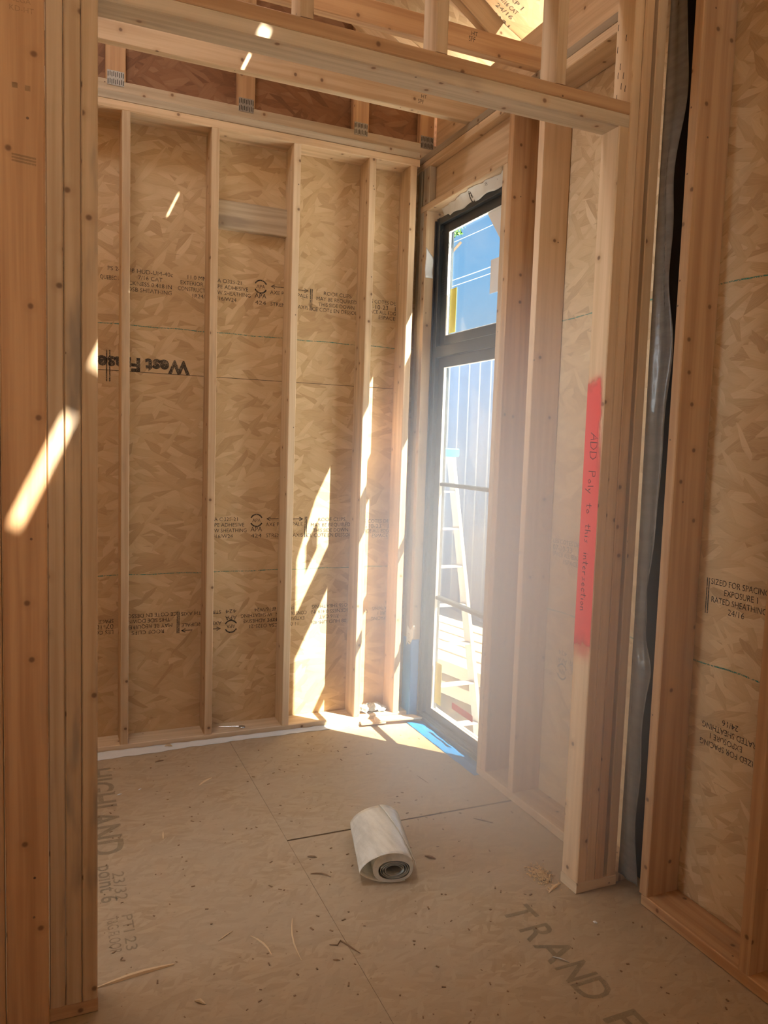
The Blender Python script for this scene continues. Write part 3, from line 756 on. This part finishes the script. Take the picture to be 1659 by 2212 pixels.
# tape tab above the blue membrane
def tab_fn(u_, v_):
    return Vector((-.003 - .006 * math.sin(u_ * 3), .030 - .095 * u_, .515 - .105 * v_ * (1 - .35 * u_) + .012 * math.sin(u_ * 8) + .02 * u_))
o = props(cloth('flashing_tape', tab_fn, 10, 8, 'white_wrap'), 'scrap of white printed tape above the blue membrane', 'tape', None, 'thing')
bm = bmesh.new(); PT = Plane((-.011, 0, 0), (0, -1, 0), (0, 0, 1))
circle_logo(bm, PT, .012, .478, .013); put_text(bm, PT, 'R', .008, .473, .010)
ribbon(bm, [PT.at(.005, .445), PT.at(.045, .443)], .004, PT.n)
link('printed_lettering', bm, 'label_ink', o)
def tab2(u_, v_): return Vector((.002 + .045 * u_, -.0285 - .004 * math.sin(v_ * 7), 2.60 - .16 * v_ - .05 * u_ * (1 - v_)))
props(cloth('flashing_tape', tab2, 6, 10, 'white_wrap'), 'pale torn flashing scrap high on the far window jamb', 'tape', None, 'thing')

# ---- blue self-adhesive membrane: jamb leg and sill leg
def mem_j(u_, v_):
    s = .150 * u_                      # wraps from the wall face round the jamb edge
    z = .012 + .445 * v_
    w = .0006 * math.sin(v_ * 60 + u_ * 9) + .0008 * math.sin(v_ * 23 - u_ * 14)
    if s < .1001: return Vector((-.0026 + w, .0710 - s, z))
    return Vector((-.0026 + (s - .100), -.0290 + w, z))
mj = props(cloth('blue_membrane', mem_j, 24, 40, 'blue_membrane', .001), 'blue flashing membrane wrapped up the far window jamb', 'membrane', 'blue flashing membrane at the window', 'thing')
def mem_s(u_, v_):
    y = -.075 - .735 * u_
    x = -.036 + .01 * u_ + .092 * v_
    z = .003 + .0012 * math.sin(u_ * 40 + v_ * 6) + .0010 * math.sin(u_ * 17 - v_ * 11)
    if .45 < v_ < .62: z += .0015
    return Vector((x, y, z))
props(cloth('blue_membrane', mem_s, 50, 14, 'blue_membrane', .001), 'bright blue flashing membrane lying on the floor along the window sill', 'membrane', 'blue flashing membrane at the window', 'thing')

# ---- white sill gasket strip along the back wall
def gask(u_, v_):
    x = -1.76 + 1.50 * u_
    wig = .010 * math.sin(u_ * 7 + 1) + .004 * math.sin(u_ * 31)
    wd = .060 * (1 - u_) + .018 * u_
    y0 = -.004
    y = y0 - (wd + wig * (1 - u_ * .5)) * (1 - v_)
    z = .002 + .013 * v_ ** 2 + .0012 * math.sin(u_ * 90 + v_ * 4)
    return Vector((x, y, z))
gk = props(cloth('sill_gasket', gask, 120, 5, 'white_wrap'), 'long white plastic strip lying along the foot of the back wall', 'strip', None, 'thing')
bm = bmesh.new(); ribbon(bm, [(-1.70, -.040, .0065), (-1.70, -.026, .008)], .007, (0, 0, 1)); 
link('red_mark', bm, 'red_paper', gk)

# ---- shims in the corner
def shim(name, pts, z, th, lab, tint=None):
    bm = bmesh.new(); uvl = bm.loops.layers.uv.verify()
    lo = [bm.verts.new((p[0], p[1], z)) for p in pts]; hi = [bm.verts.new((p[0], p[1], z + th)) for p in pts]
    bm.faces.new(hi); bm.faces.new(list(reversed(lo)))
    for k in range(4): bm.faces.new((lo[k], lo[(k + 1) % 4], hi[(k + 1) % 4], hi[k]))
    bmesh.ops.recalc_face_normals(bm, faces=bm.faces)
    for f in bm.faces:
        for l in f.loops: l[uvl].uv = (l.vert.co.x, l.vert.co.y + l.vert.co.z)
    o = link(name, bm, 'spf_wood_pale'); props(o, lab, 'shim', 'wood shims in the corner', 'thing'); return o
shim('wood_shim', [(-.222, -.068), (.048, -.100), (.020, -.040), (-.205, -.006)], .022, .009, 'sunlit wood shim lying on top in the corner by the window')
shim('wood_shim', [(-.300, -.062), (-.160, -.074), (-.150, -.012), (-.290, -.010)], .0115, .009, 'shorter wood shim sticking out under the other one')
# crumpled sheet on the plate
random.seed(11)
cr = {}
def crum(u_, v_):
    k = (round(u_ * 12), round(v_ * 8))
    if k not in cr: cr[k] = (random.uniform(-.010, .010), random.uniform(-.010, .010), random.uniform(0, .020))
    a = cr[k]
    return Vector((-.275 + .17 * u_ + a[0], .030 + .085 * v_ + a[1], .0405 + a[2] + .025 * math.sin(u_ * 3.1) * math.sin(v_ * 2.6)))
props(cloth('plastic_scrap', crum, 12, 8, 'grey_wrap', .001, False), 'crumpled grey plastic scrap on the bottom plate by the corner', 'scrap', None, 'thing')
# cap nail on the plate
bm = bmesh.new()
bmesh.ops.create_uvsphere(bm, u_segments=20, v_segments=10, radius=.019, matrix=Matrix.Translation((-.935, .045, .040)) @ Matrix.Diagonal((1, 1, .42, 1)))
for v in list(bm.verts):
    if v.co.z < .0385: v.co.z = .0385
cn = link('metal_cap', bm, 'galvanised', None, True); props(cn, 'small domed metal cap with a wire tail on the bottom plate', 'metal cap', None, 'thing')
bm = bmesh.new()
add_beam(bm, (-1.05, .085, .0405), (-.95, .05, .043), (0, 0, 1), Vector((.35, 1, 0)).normalized(), .0012, .0012)
link('wire_tail', bm, 'galvanised', cn)

# ================================================================== loose vapour barrier strip
def pv(u_, v_):
    z = .045 + 2.99 * v_
    e = .010 * math.sin(z * 4.3 + .6) + .008 * math.sin(z * 9.1 + 2) + .005 * math.sin(z * 17.3)
    if .70 < z < 1.10: e += .010 * math.sin((z - .70) / .4 * math.pi) * math.sin(z * 26)
    w = .079 + .010 * math.sin(z * .9 + .4) + e
    y = -1.776 - w * u_
    x = .004 + .010 * u_ * math.sin(z * 7 + u_ * 2) - .006 * u_ ** 2 * (1 + math.sin(z * 13)) + .004 * math.sin(u_ * 9 + z * 2)
    return Vector((x, y, z))
props(cloth('vapour_barrier', pv, 10, 260, 'poly_sheet', .0006), 'wavy translucent plastic strip hanging between wall studs at the right', 'plastic sheet', None, 'thing')

# ================================================================== roll of plastic
def roll():
    ax = Vector((.088, .335, 0)); L = ax.length; ax.normalize(); sx = Vector((ax.y, -ax.x, 0))
    root = props(empty('plastic_roll', (-.765, -1.485, .0008)), 'roll of milky plastic sheeting lying on the subfloor', 'roll', None, 'thing')
    def sweep(name, prof, mat, close=False, nz=14, extra=0.0, flare=None):
        bm = bmesh.new(); uvl = bm.loops.layers.uv.verify(); rows_ = []
        for k in range(nz + 1):
            t_ = k / nz; row = []
            for i, (a, b) in enumerate(prof):
                f = i / (len(prof) - 1)
                sc2 = 1.0 + (flare(f, t_) if flare else 0)
                p = sx * (a * sc2) + Vector((0, 0, b * (1 + (sc2 - 1) * .3))) + ax * (t_ * L + extra * (1 - f) * (1 - t_))
                row.append(bm.verts.new(p))
            rows_.append(row)
        n = len(prof)
        for k in range(nz):
            for i in range(n - 1 + (1 if close else 0)):
                j = (i + 1) % n
                f = bm.faces.new((rows_[k][i], rows_[k][j], rows_[k + 1][j], rows_[k + 1][i]))
                for l, c in zip(f.loops, ((i, k), (i + 1, k), (i + 1, k + 1), (i, k + 1))): l[uvl].uv = (c[0] / n, c[1] / nz)
        return bm, rows_
    # body: thick flattened tube
    def oval(a, b, cx, cz, n=48, s=2.3): 
        out = []
        for k in range(n):
            th = 2 * math.pi * k / n; c_, s_ = math.cos(th), math.sin(th)
            out.append((cx + a * abs(c_) ** (2 / s) * (1 if c_ > 0 else -1), cz + b * abs(s_) ** (2 / s) * (1 if s_ > 0 else -1)))
        return out
    bm, ro = sweep('x', oval(.072, .054, .018, .055), None, True)
    bi, ri = None, None
    bm2, r2 = sweep('x', oval(.056, .034, .022, .046), None, True)
    # join outer skin, inner bore and the annular ends
    me = bpy.data.meshes.new('tmp'); bm2.to_mesh(me); bm2.free(); nv = len(bm.verts); bm.from_mesh(me); bpy.data.meshes.remove(me)
    bm.verts.ensure_lookup_table(); N = 48
    for f in list(bm.faces)[len(ro[0]) * 14:]: f.material_index = 1
    for k, rev in ((0, False), (14, True)):
        for i in range(N):
            j = (i + 1) % N
            q = [bm.verts[k * N + i], bm.verts[k * N + j], bm.verts[nv + k * N + j], bm.verts[nv + k * N + i]]
            bm.faces.new(q if not rev else q[::-1])
    bmesh.ops.recalc_face_normals(bm, faces=bm.faces)
    o = link('rolled_core', bm, ['roll_plastic', 'roll_inner'], root, True)
    md = o.modifiers.new('edges', 'EDGE_SPLIT'); md.split_angle = math.radians(50)
    # concentric layers just visible in the bore
    prof = []
    for k in range(150):
        th = k / 150 * 2 * math.pi * 3.2; rr = .50 + .48 * k / 150
        prof.append((.022 + .054 * rr * math.cos(th), .046 + .032 * rr * math.sin(th)))
    bm, _ = sweep('inner', prof, None, False, 6)
    o = link('inner_windings', bm, 'roll_inner', root, True); o['label'] = 'greyish inner windings'
    md = o.modifiers.new('thickness', 'SOLIDIFY'); md.thickness = .0012
    # loose outer wrap: leaves the top right, runs over the top and flares down at the left, curling under
    prof = []
    for k in range(60):
        f = k / 59; th = math.radians(35 + 250 * f)
        a, b = .078 + .004 * f, .0575
        cx = .018
        x_, z_ = cx + a * math.cos(th), .057 + b * math.sin(th)
        if th > math.radians(110):
            g = min(1, (th - math.radians(110)) / math.radians(80)); x_ -= .036 * g ** 1.2
        if th > math.radians(200):
            g = (th - math.radians(200)) / math.radians(85); x_ += .060 * g; z_ = z_ * (1 - .2 * g) + .004
        z_ = max(z_, .002)
        prof.append((x_, z_))
    bm, _ = sweep('wrap', prof, None, False, 16, -.018, lambda f, t_: .10 * (1 - t_) * max(0, math.sin(f * 3.1)) * .4 + .012 * math.sin(t_ * 19 + f * 8) * .4)
    o = link('loose_wrap', bm, 'roll_plastic', root, True)
    md = o.modifiers.new('thickness', 'SOLIDIFY'); md.thickness = .0016
    # triangular corner of the sheet end lying diagonally over the top, plus the tape line
    prof = [(.016 + .0815 * math.cos(math.radians(a)), .0575 + .0600 * math.sin(math.radians(a))) for a in range(2, 92, 5)]
    bm = bmesh.new(); rows_ = []
    for k in range(15):
        t_ = k / 14; row = []
        n = len(prof)
        for i in range(n):
            f = i / (n - 1); cut = .30 + .70 * t_
            a_ = 2 + 88 * f * cut
            row.append(bm.verts.new(sx * (.016 + .0822 * math.cos(math.radians(a_))) + Vector((0, 0, .0575 + .0610 * math.sin(math.radians(a_)))) + ax * (t_ * L)))
        rows_.append(row)
    for k in range(14):
        for i in range(n - 1): bm.faces.new((rows_[k][i], rows_[k][i + 1], rows_[k + 1][i + 1], rows_[k + 1][i]))
    o = link('sheet_corner', bm, 'roll_plastic', root, True); o['label'] = 'triangular loose corner of the sheet, smoother and brighter'
    md = o.modifiers.new('thickness', 'SOLIDIFY'); md.thickness = .0015
    return root
roll()

# ================================================================== debris on the floor
def stick(name, pts, w, h, mat, lab, cat='splinter', grp='wood splinters and chips on the subfloor', taper=True):
    bm = bmesh.new(); pts = [Vector(p) for p in pts]; n = len(pts); rings = []
    for k, p in enumerate(pts):
        d = (pts[min(k + 1, n - 1)] - pts[max(k - 1, 0)]).normalized(); s = d.cross(Vector((0, 0, 1))).normalized()
        f = 1.0
        if taper: f = .35 + .65 * min(1, k / max(1, (n - 1)) * 3, (1 - k / max(1, (n - 1))) * 3)
        rings.append([bm.verts.new(p + s * (sx_ * w / 2 * f) + Vector((0, 0, z_ * h * f))) for sx_, z_ in ((-1, 0.02), (1, 0.02), (.7, .9), (-.5, 1))])
    for k in range(n - 1):
        for i in range(4): bm.faces.new((rings[k][i], rings[k][(i + 1) % 4], rings[k + 1][(i + 1) % 4], rings[k + 1][i]))
    bm.faces.new(rings[0][::-1]); bm.faces.new(rings[-1])
    bmesh.ops.recalc_face_normals(bm, faces=bm.faces)
    o = link(name, bm, mat); props(o, lab, cat, grp, 'thing'); return o
def L(p, q, n=5, bow=0.0, z=.0005):
    p, q = Vector((*p, z)), Vector((*q, z)); d = (q - p); s = Vector((-d.y, d.x, 0))
    return [p + d * (k / (n - 1)) + s * bow * math.sin(math.pi * k / (n - 1)) for k in range(n)]
stick('wood_splinter', L((-1.736, -1.680), (-1.521, -1.655), 6, .02), .013, .009, 'pale_stick', 'longest splinter, poking out from the left jamb')
stick('wood_splinter', L((-1.282, -1.605), (-1.244, -1.714), 5, .08), .006, .004, 'pale_stick', 'slanting splinter in the foreground between the long one and the roll')
stick('wood_splinter', L((-1.136, -1.565), (-1.168, -1.771), 6, -.06), .006, .004, 'pale_stick', 'long upright-looking splinter below the roll, slightly bowed')
stick('wood_splinter', L((-1.247, -.49), (-1.181, -.43), 5, .05), .012, .003, 'pale_stick', 'bright flat splinter on the floor below the second back stud')
stick('wood_splinter', L((-1.381, -1.594), (-1.329, -1.561), 4), .004, .003, 'pale_stick', 'thin faint splinter left of the slanting one')
stick('wood_splinter', L((-1.594, -.473), (-1.573, -.465), 3), .005, .003, 'white_paper', 'tiny white sliver beside the floor lettering near the back wall')
stick('wood_splinter', L((-1.505, -.455), (-1.49, -.44), 3), .005, .003, 'white_paper', 'tiny white sliver a hand right of the other white one')
stick('wood_splinter', L((-1.45, -.856), (-1.457, -.912), 4), .006, .004, 'pale_stick', 'small upright chip in the middle left of the floor')
stick('wood_splinter', L((-1.001, -1.337), (-.939, -1.381), 5, .12), .005, .005, 'brown_stick', 'dark bent twig-like splinter left of the roll')
stick('wood_splinter', [(-1.067, -1.731, .0005), (-1.045, -1.742, .0005), (-1.029, -1.725, .0005), (-1.01, -1.765, .0005), (-.992, -1.802, .0005)], .005, .004, 'brown_stick', 'dark zigzag splinter below the roll')
stick('wood_chip', L((-.976, -1.223), (-.945, -1.24), 4), .010, .005, 'brown_stick', 'dark chip just left of the roll beneath the floor joint', 'chip')
stick('wood_chip', L((-.561, -1.368), (-.532, -1.402), 4), .013, .006, 'brown_stick', 'dark chip just right of the roll', 'chip')
stick('wood_splinter', L((-.24, -1.172), (-.181, -1.236), 5), .005, .004, 'brown_stick', 'dark splinter near the bottom plate, right of the floor joint')
stick('wood_splinter', L((-.28, -.717), (-.266, -.81), 5), .003, .002, 'brown_stick', 'hair-thin dark splinter near the blue membrane')
stick('wood_chip', L((-1.40, -.175), (-1.36, -.165), 3), .010, .006, 'brown_stick', 'dark chip just in front of the white strip', 'chip')
stick('wood_chip', [(-1.490, -1.825, .0005), (-1.478, -1.838, .006), (-1.465, -1.850, .0005)], .012, .006, 'pale_stick', 'pale folded chip lowest on the floor near the camera', 'chip')
stick('wood_chip', L((-1.62, -.20), (-1.59, -.205), 3), .008, .004, 'pale_stick', 'pale chip beside the lettering close to the white strip', 'chip')
stick('wood_chip', L((-.219, -1.922), (-.212, -1.935), 3), .010, .005, 'white_paper', 'white chip on the floor right of the letter R', 'chip')
stick('wood_splinter', L((-.26, -1.735), (-.19, -1.700), 5, .05), .012, .006, 'pale_stick', 'splinter sticking out of the sawdust heap by the doorway stud')
stick('screw', L((-.451, -2.023), (-.418, -2.064), 5), .005, .005, 'galvanised', 'dark screw lying on the floor lettering', 'screw', None)
stick('wood_chip', L((-1.08, -1.80), (-1.06, -1.81), 3), .008, .003, 'brown_stick', 'small dark chip in the lower middle of the floor', 'chip')
# wedge scraps by the white strip
stick('wood_splinter', L((-1.335, -.018), (-1.300, -.030), 4, .2, .010), .006, .010, 'pale_stick', 'curled shaving on the white strip at the back wall')
# sawdust heap
random.seed(5); bm = bmesh.new()
for k in range(620):
    a = random.uniform(0, 2 * math.pi); r_ = abs(random.gauss(0, .5))
    x_, y_ = -.222 + .045 * r_ * math.cos(a), -1.632 + .075 * r_ * math.sin(a)
    if x_ > XJ - .004 and y_ < YB + .002: x_ = XJ - .006
    z_ = .001 + max(0, .010 * (1 - r_ * 1.1)) * random.random()
    s = random.uniform(.0016, .0052)
    r = bmesh.ops.create_cube(bm, size=1, matrix=Matrix.Translation((x_, y_, z_ + s * .2)) @ Matrix.Rotation(random.uniform(0, 3), 4, (random.random(), random.random(), 1)) @ Matrix.Diagonal((s * random.uniform(1, 2.4), s, s * .35, 1)))
props(link('sawdust', bm, 'sawdust'), 'little heap of sawdust and shavings beside the doorway stud', 'sawdust', None, 'stuff')
random.seed(9); bm = bmesh.new()
for k in range(420):
    x_, y_ = random.uniform(-1.72, -.02), random.uniform(-2.6, -.1)
    s = random.uniform(.0015, .005)
    bmesh.ops.create_cube(bm, size=1, matrix=Matrix.Translation((x_, y_, s * .2)) @ Matrix.Rotation(random.uniform(0, 6), 4, 'Z') @ Matrix.Diagonal((s * random.uniform(1, 3.5), s, s * .4, 1)))
props(link('floor_debris', bm, 'brown_stick'), 'fine dark wood crumbs scattered over the subfloor', 'debris', None, 'stuff')

# ================================================================== outdoors
g = slab('exterior_ground', [(-14, -22, GZ), (30, -22, GZ), (30, 34, GZ), (-14, 34, GZ)], (0, 0, -1), .1, 'concrete', None, 'structure', X3, Y3)
# neighbouring building with board-and-batten cladding
nb = props(empty('neighbour_building', (3.7, 8, GZ)), 'pale vertically clad building seen through the window', 'building', None, 'thing')
bm = bmesh.new(); uvl = bm.loops.layers.uv.verify()
r = bmesh.ops.create_cube(bm, size=1, matrix=Matrix.Translation((4.2, 10.0, (GZ + 2.98) / 2)) @ Matrix.Diagonal((1.0, 13, 2.98 - GZ, 1)))
for f in bm.faces:
    for l in f.loops: l[uvl].uv = (l.vert.co.y + l.vert.co.x, l.vert.co.z)
o = link('clad_wall', bm, 'pale_cladding', nb); o.matrix_parent_inverse = Matrix.Translation(-Vector(nb.location))
bm = bmesh.new(); add_boxb(bm, 3.60, 4.8, 3.4, 16.6, 2.98, 3.03); o = link('wall_cap', bm, 'window_white', nb); o.matrix_parent_inverse = Matrix.Translation(-Vector(nb.location))
# stack of boards
dirb = Vector((.22, -.975, 0)).normalized(); pb = Vector((dirb.y, -dirb.x, 0)) * -1
STACK_C = Vector((1.95, 2.9, 0))
n_ = 0
rowsb = [(-.52, 0), (-.27, 0), (-.02, 0), (.23, 0), (.48, 0)]
labs = ['nearest', 'second', 'third', 'fourth', 'fifth']
for lay, zt in enumerate((-.66, -.47)):
    for k in range(5):
        c = STACK_C + pb * (-.52 + .25 * k) + dirb * random.uniform(-.12, .12); 
        p0, p1 = c - dirb * 1.5, c + dirb * 1.5; p0.z = p1.z = zt
        bm = bmesh.new(); add_beam(bm, p0, p1, pb, (0, 0, 1), .105, .06, .004)
        o = link('timber_beam', bm, 'outdoor_board')
        props(o, '%s pale timber of the outdoor stack counted from the ladder, %s layer' % (labs[k], 'top' if lay else 'lower'), 'timber', 'timbers stacked outside the window', 'thing')
for s_ in (-1.1, 1.1):
    c = STACK_C + dirb * s_; bm = bmesh.new()
    p0, p1 = c - pb * .7, c + pb * .65; p0.z = p1.z = GZ + .09
    add_beam(bm, p0, p1, dirb, (0, 0, 1), .05, .089, .004)
    props(link('timber_bearer', bm, 'spf_wood'), 'cross bearer under the outdoor timber stack, %s end' % ('near' if s_ > 0 else 'far'), 'bearer', 'bearers under the outdoor stack', 'thing')
    c = STACK_C + dirb * s_; bm = bmesh.new()
    p0, p1 = c - pb * .7, c + pb * .65; p0.z = p1.z = -.565
    add_beam(bm, p0, p1, dirb, (0, 0, 1), .04, .034, .004)
    props(link('timber_spacer', bm, 'spf_wood'), 'thin spacer between the two layers of outdoor timber, %s end' % ('near' if s_ > 0 else 'far'), 'spacer', 'spacers in the outdoor stack', 'thing')
# stepladder
ld = props(empty('step_ladder', (1.0, 1.4, GZ)), 'tall pale stepladder with a blue cap standing outside the window', 'ladder', None, 'thing')
IL = Matrix.Translation(-Vector(ld.location))
def lp(o): o.matrix_parent_inverse = IL; return o
TZ = 1.47
for x_, xb in ((1.20, 1.22), (.62, .52)):
    bm = bmesh.new(); add_beam(bm, (xb, 1.17, GZ), (x_, 1.83, TZ), (0, -.96, .27), (1, 0, 0), .050, .016, .003); lp(link('front_rail', bm, 'aluminium', ld))
    bm = bmesh.new(); add_beam(bm, (xb, 2.65, GZ), (x_, 1.93, TZ), (0, .96, .27), (1, 0, 0), .022, .012, .003); lp(link('rear_rail', bm, 'aluminium', ld))
for k in range(7):
    f = (k + 1) / 8; y_ = 1.17 + .66 * f; z_ = GZ + (TZ - GZ) * f
    bm = bmesh.new(); add_boxb(bm, .53 + .09 * f, 1.205, y_ - .04, y_ + .04, z_ - .006, z_ + .006); lp(link('step', bm, 'aluminium', ld))
bm = bmesh.new(); add_boxb(bm, .58, 1.24, 1.76, 2.0, TZ - .01, TZ + .06, .01); lp(link('top_cap', bm, 'blue_plastic', ld))
# overhead cables
def cable(name, p, q, r_, sag, lab):
    bm = bmesh.new(); rg = []
    for k in range(31):
        t_ = k / 30; v = Vector(p).lerp(Vector(q), t_); v.z -= sag * 4 * t_ * (1 - t_)
        rg.append([bm.verts.new(v + Vector((r_ * math.cos(a * math.pi / 4), 0, r_ * math.sin(a * math.pi / 4)))) for a in range(8)])
    for k in range(30):
        for a in range(8): bm.faces.new((rg[k][a], rg[k][(a + 1) % 8], rg[k + 1][(a + 1) % 8], rg[k + 1][a]))
    o = link(name, bm, 'cable_grey', None, True)
    props(o, lab, 'cable', 'overhead cables outside', 'thing')
cable('outside_cable', (12, 40, 9.0), (12, 5, 8.2), .014, .8, 'upper of the pair of thick overhead cables crossing the upper pane')
cable('outside_cable', (12, 40, 8.75), (12, 5, 8.0), .012, .8, 'lower of the pair of overhead cables crossing the upper pane')
cable('outside_cable', (12, 40, 10.4), (12, 5, 9.6), .010, .8, 'thin topmost overhead cable crossing the upper pane')
# tree
random.seed(3)
tr_ = props(empty('leafy_tree', (12.4, 25, GZ)), 'green tree top showing in the upper corner of the window', 'tree', None, 'thing')
IT = Matrix.Translation(-Vector(tr_.location))
bm = bmesh.new()
r = bmesh.ops.create_cone(bm, segments=10, radius1=.28, radius2=.10, depth=12, matrix=Matrix.Translation((12.4, 25, GZ + 6)))
for k in range(5):
    a = k * 1.3; d = Vector((math.cos(a) * .7, math.sin(a) * .7, .8)).normalized()
    add_beam(bm, (12.4, 25, 8.5 + k * .5), Vector((12.4, 25, 8.5 + k * .5)) + d * 2.0, d.cross(Vector((0, 0, 1))).normalized(), d.cross(d.cross(Vector((0, 0, 1)))).normalized(), .05, .05, .01)
o = link('trunk', bm, 'bark', tr_); o.matrix_parent_inverse = IT
bm = bmesh.new()
for k in range(5200):
    cl = random.choice([(0, 0, 12.3, 1.6), (.6, .7, 11.5, 1.4), (-.7, -.5, 11.6, 1.4), (.2, -1.3, 11.9, 1.3), (-.4, 1.2, 11.2, 1.3), (.9, -1.9, 12.2, 1.1)])
    d = Vector((random.gauss(0, 1), random.gauss(0, 1), random.gauss(0, 1))).normalized() * cl[3] * random.random() ** .4
    c = Vector((12.4 + cl[0], 25 + cl[1], cl[2])) + d; a = Vector((random.gauss(0, 1), random.gauss(0, 1), random.gauss(0, 1))).normalized(); b = a.orthogonal().normalized(); s = random.uniform(.10, .22)
    bm.faces.new([bm.verts.new(c + a * s), bm.verts.new(c + b * s * .5), bm.verts.new(c - a * s), bm.verts.new(c - b * s * .5)])
o = link('foliage', bm, 'leaf_green', tr_); o.matrix_parent_inverse = IT

# ================================================================== light
w = bpy.data.worlds.new('sky'); sc.world = w; w.use_nodes = True; nt = w.node_tree; nt.nodes.clear()
tc = nt.nodes.new('ShaderNodeTexCoord'); sp = nt.nodes.new('ShaderNodeSeparateXYZ'); nt.links.new(tc.outputs['Generated'], sp.inputs[0])
rp = nt.nodes.new('ShaderNodeValToRGB'); nt.links.new(sp.outputs[2], rp.inputs[0])
e = rp.color_ramp.elements
e[0].position = 0.0; e[0].color = (.62, .78, .95, 1); e[1].position = .9; e[1].color = (.06, .24, .70, 1)
m_ = e.new(.22); m_.color = (.30, .60, .95, 1); m_ = e.new(.5); m_.color = (.09, .36, .78, 1)
cn_ = nt.nodes.new('ShaderNodeTexNoise'); cn_.inputs['Scale'].default_value = 2.2; cn_.inputs['Detail'].default_value = 5; nt.links.new(tc.outputs['Generated'], cn_.inputs['Vector'])
cr_ = nt.nodes.new('ShaderNodeValToRGB'); nt.links.new(cn_.outputs[0], cr_.inputs[0]); cr_.color_ramp.elements[0].position = .58; cr_.color_ramp.elements[1].position = .80
mx_ = nt.nodes.new('ShaderNodeMix'); mx_.data_type = 'RGBA'; nt.links.new(cr_.outputs[0], mx_.inputs[0]); nt.links.new(rp.outputs[0], mx_.inputs[6]); mx_.inputs[7].default_value = (.9, .93, .97, 1)
bg = nt.nodes.new('ShaderNodeBackground'); bg.inputs[1].default_value = .58
nt.links.new(mx_.outputs[2], bg.inputs[0]); wo = nt.nodes.new('ShaderNodeOutputWorld'); nt.links.new(bg.outputs[0], wo.inputs[0])
sl = bpy.data.lights.new('sun', 'SUN'); sl.energy = 24.0; sl.color = (1.0, .93, .80); sl.angle = math.radians(.45)
so = bpy.data.objects.new('sun', sl); COL.objects.link(so); so.rotation_euler = (-SUN).to_track_quat('Z', 'Y').to_euler(); so.location = (8, -9, 18)
def area(name, loc, direction, sx_, sy_, power, col):
    al = bpy.data.lights.new(name, 'AREA'); al.shape = 'RECTANGLE'; al.size = sx_; al.size_y = sy_; al.energy = power; al.color = col
    ao = bpy.data.objects.new(name, al); COL.objects.link(ao); ao.location = loc; ao.rotation_euler = (-Vector(direction)).to_track_quat('Z', 'Y').to_euler(); return ao
area('rear_fill_light', (-2.3, -6.86, 1.18), (0, 1, 0), 1.35, 2.2, 1.2, (1.0, .76, .52))  # fill lamp added at the unseen rear opening
area('near_fill_light', (.25, -4.31, 1.30), (-.8, .6, -.05), .22, .6, .8, (1.0, .80, .58))  # fill lamp added outside the made-up hole in the near wall
area('roof_fill_light', (-1.92, -1.22, 4.74), (-.1, .1, -1), .9, .6, 30, (.95, .97, 1.0))  # lamp added above the made-up roof opening to brighten the inner room
sdl = area('side_fill_light', (-3.38, -1.28, 1.35), (1, .04, -.08), .60, 2.2, 5.5, (.72, .88, 1.0)); sdl.data.spread = math.radians(50)  # added lamp with no opening behind it, brightens veil and right studs

# ---- added scattering volume imitating lens glare around the window
hz = NT('glare_veil')
gp = hz.n('ShaderNodeTexCoord').outputs['Object']
rr = hz.n('ShaderNodeVectorMath', operation='LENGTH'); hz.put(rr.inputs[0], gp)
dens = hz.math('MULTIPLY', hz.math('POWER', hz.math('SUBTRACT', 1.0, rr.outputs['Value'], None, True), 1.2), 2.5)
pv_ = hz.n('ShaderNodeVolumeScatter'); hz.put(pv_.inputs['Density'], dens); pv_.inputs['Color'].default_value = (.70, .84, 1, 1); pv_.inputs['Anisotropy'].default_value = .15
hz.t.links.new(pv_.outputs[0], hz.out.inputs[1]); M['glare_veil'] = hz.m
bm = bmesh.new(); bmesh.ops.create_icosphere(bm, subdivisions=3, radius=1.0)
ho = link('glare_veil', bm, 'glare_veil'); ho.location = (-.13, -1.27, .90); ho.scale = (.86, .98, 1.42)
props(ho, 'pale volume added for the glare veil around the window', 'glare', None, 'stuff')

vs = sc.view_settings; vs.view_transform = 'Standard'; vs.look = 'None'; vs.gamma = 1.0; vs.use_curve_mapping = False; vs.exposure = 0.78
try:
    sc.cycles.use_denoising = True; sc.cycles.max_bounces = 7; sc.cycles.diffuse_bounces = 5; sc.cycles.transparent_max_bounces = 10; sc.cycles.volume_bounces = 3; sc.cycles.use_adaptive_sampling = True; sc.cycles.adaptive_threshold = .05
    sc.cycles.sample_clamp_indirect = 8.0; sc.cycles.caustics_reflective = False; sc.cycles.caustics_refractive = False
except Exception: pass
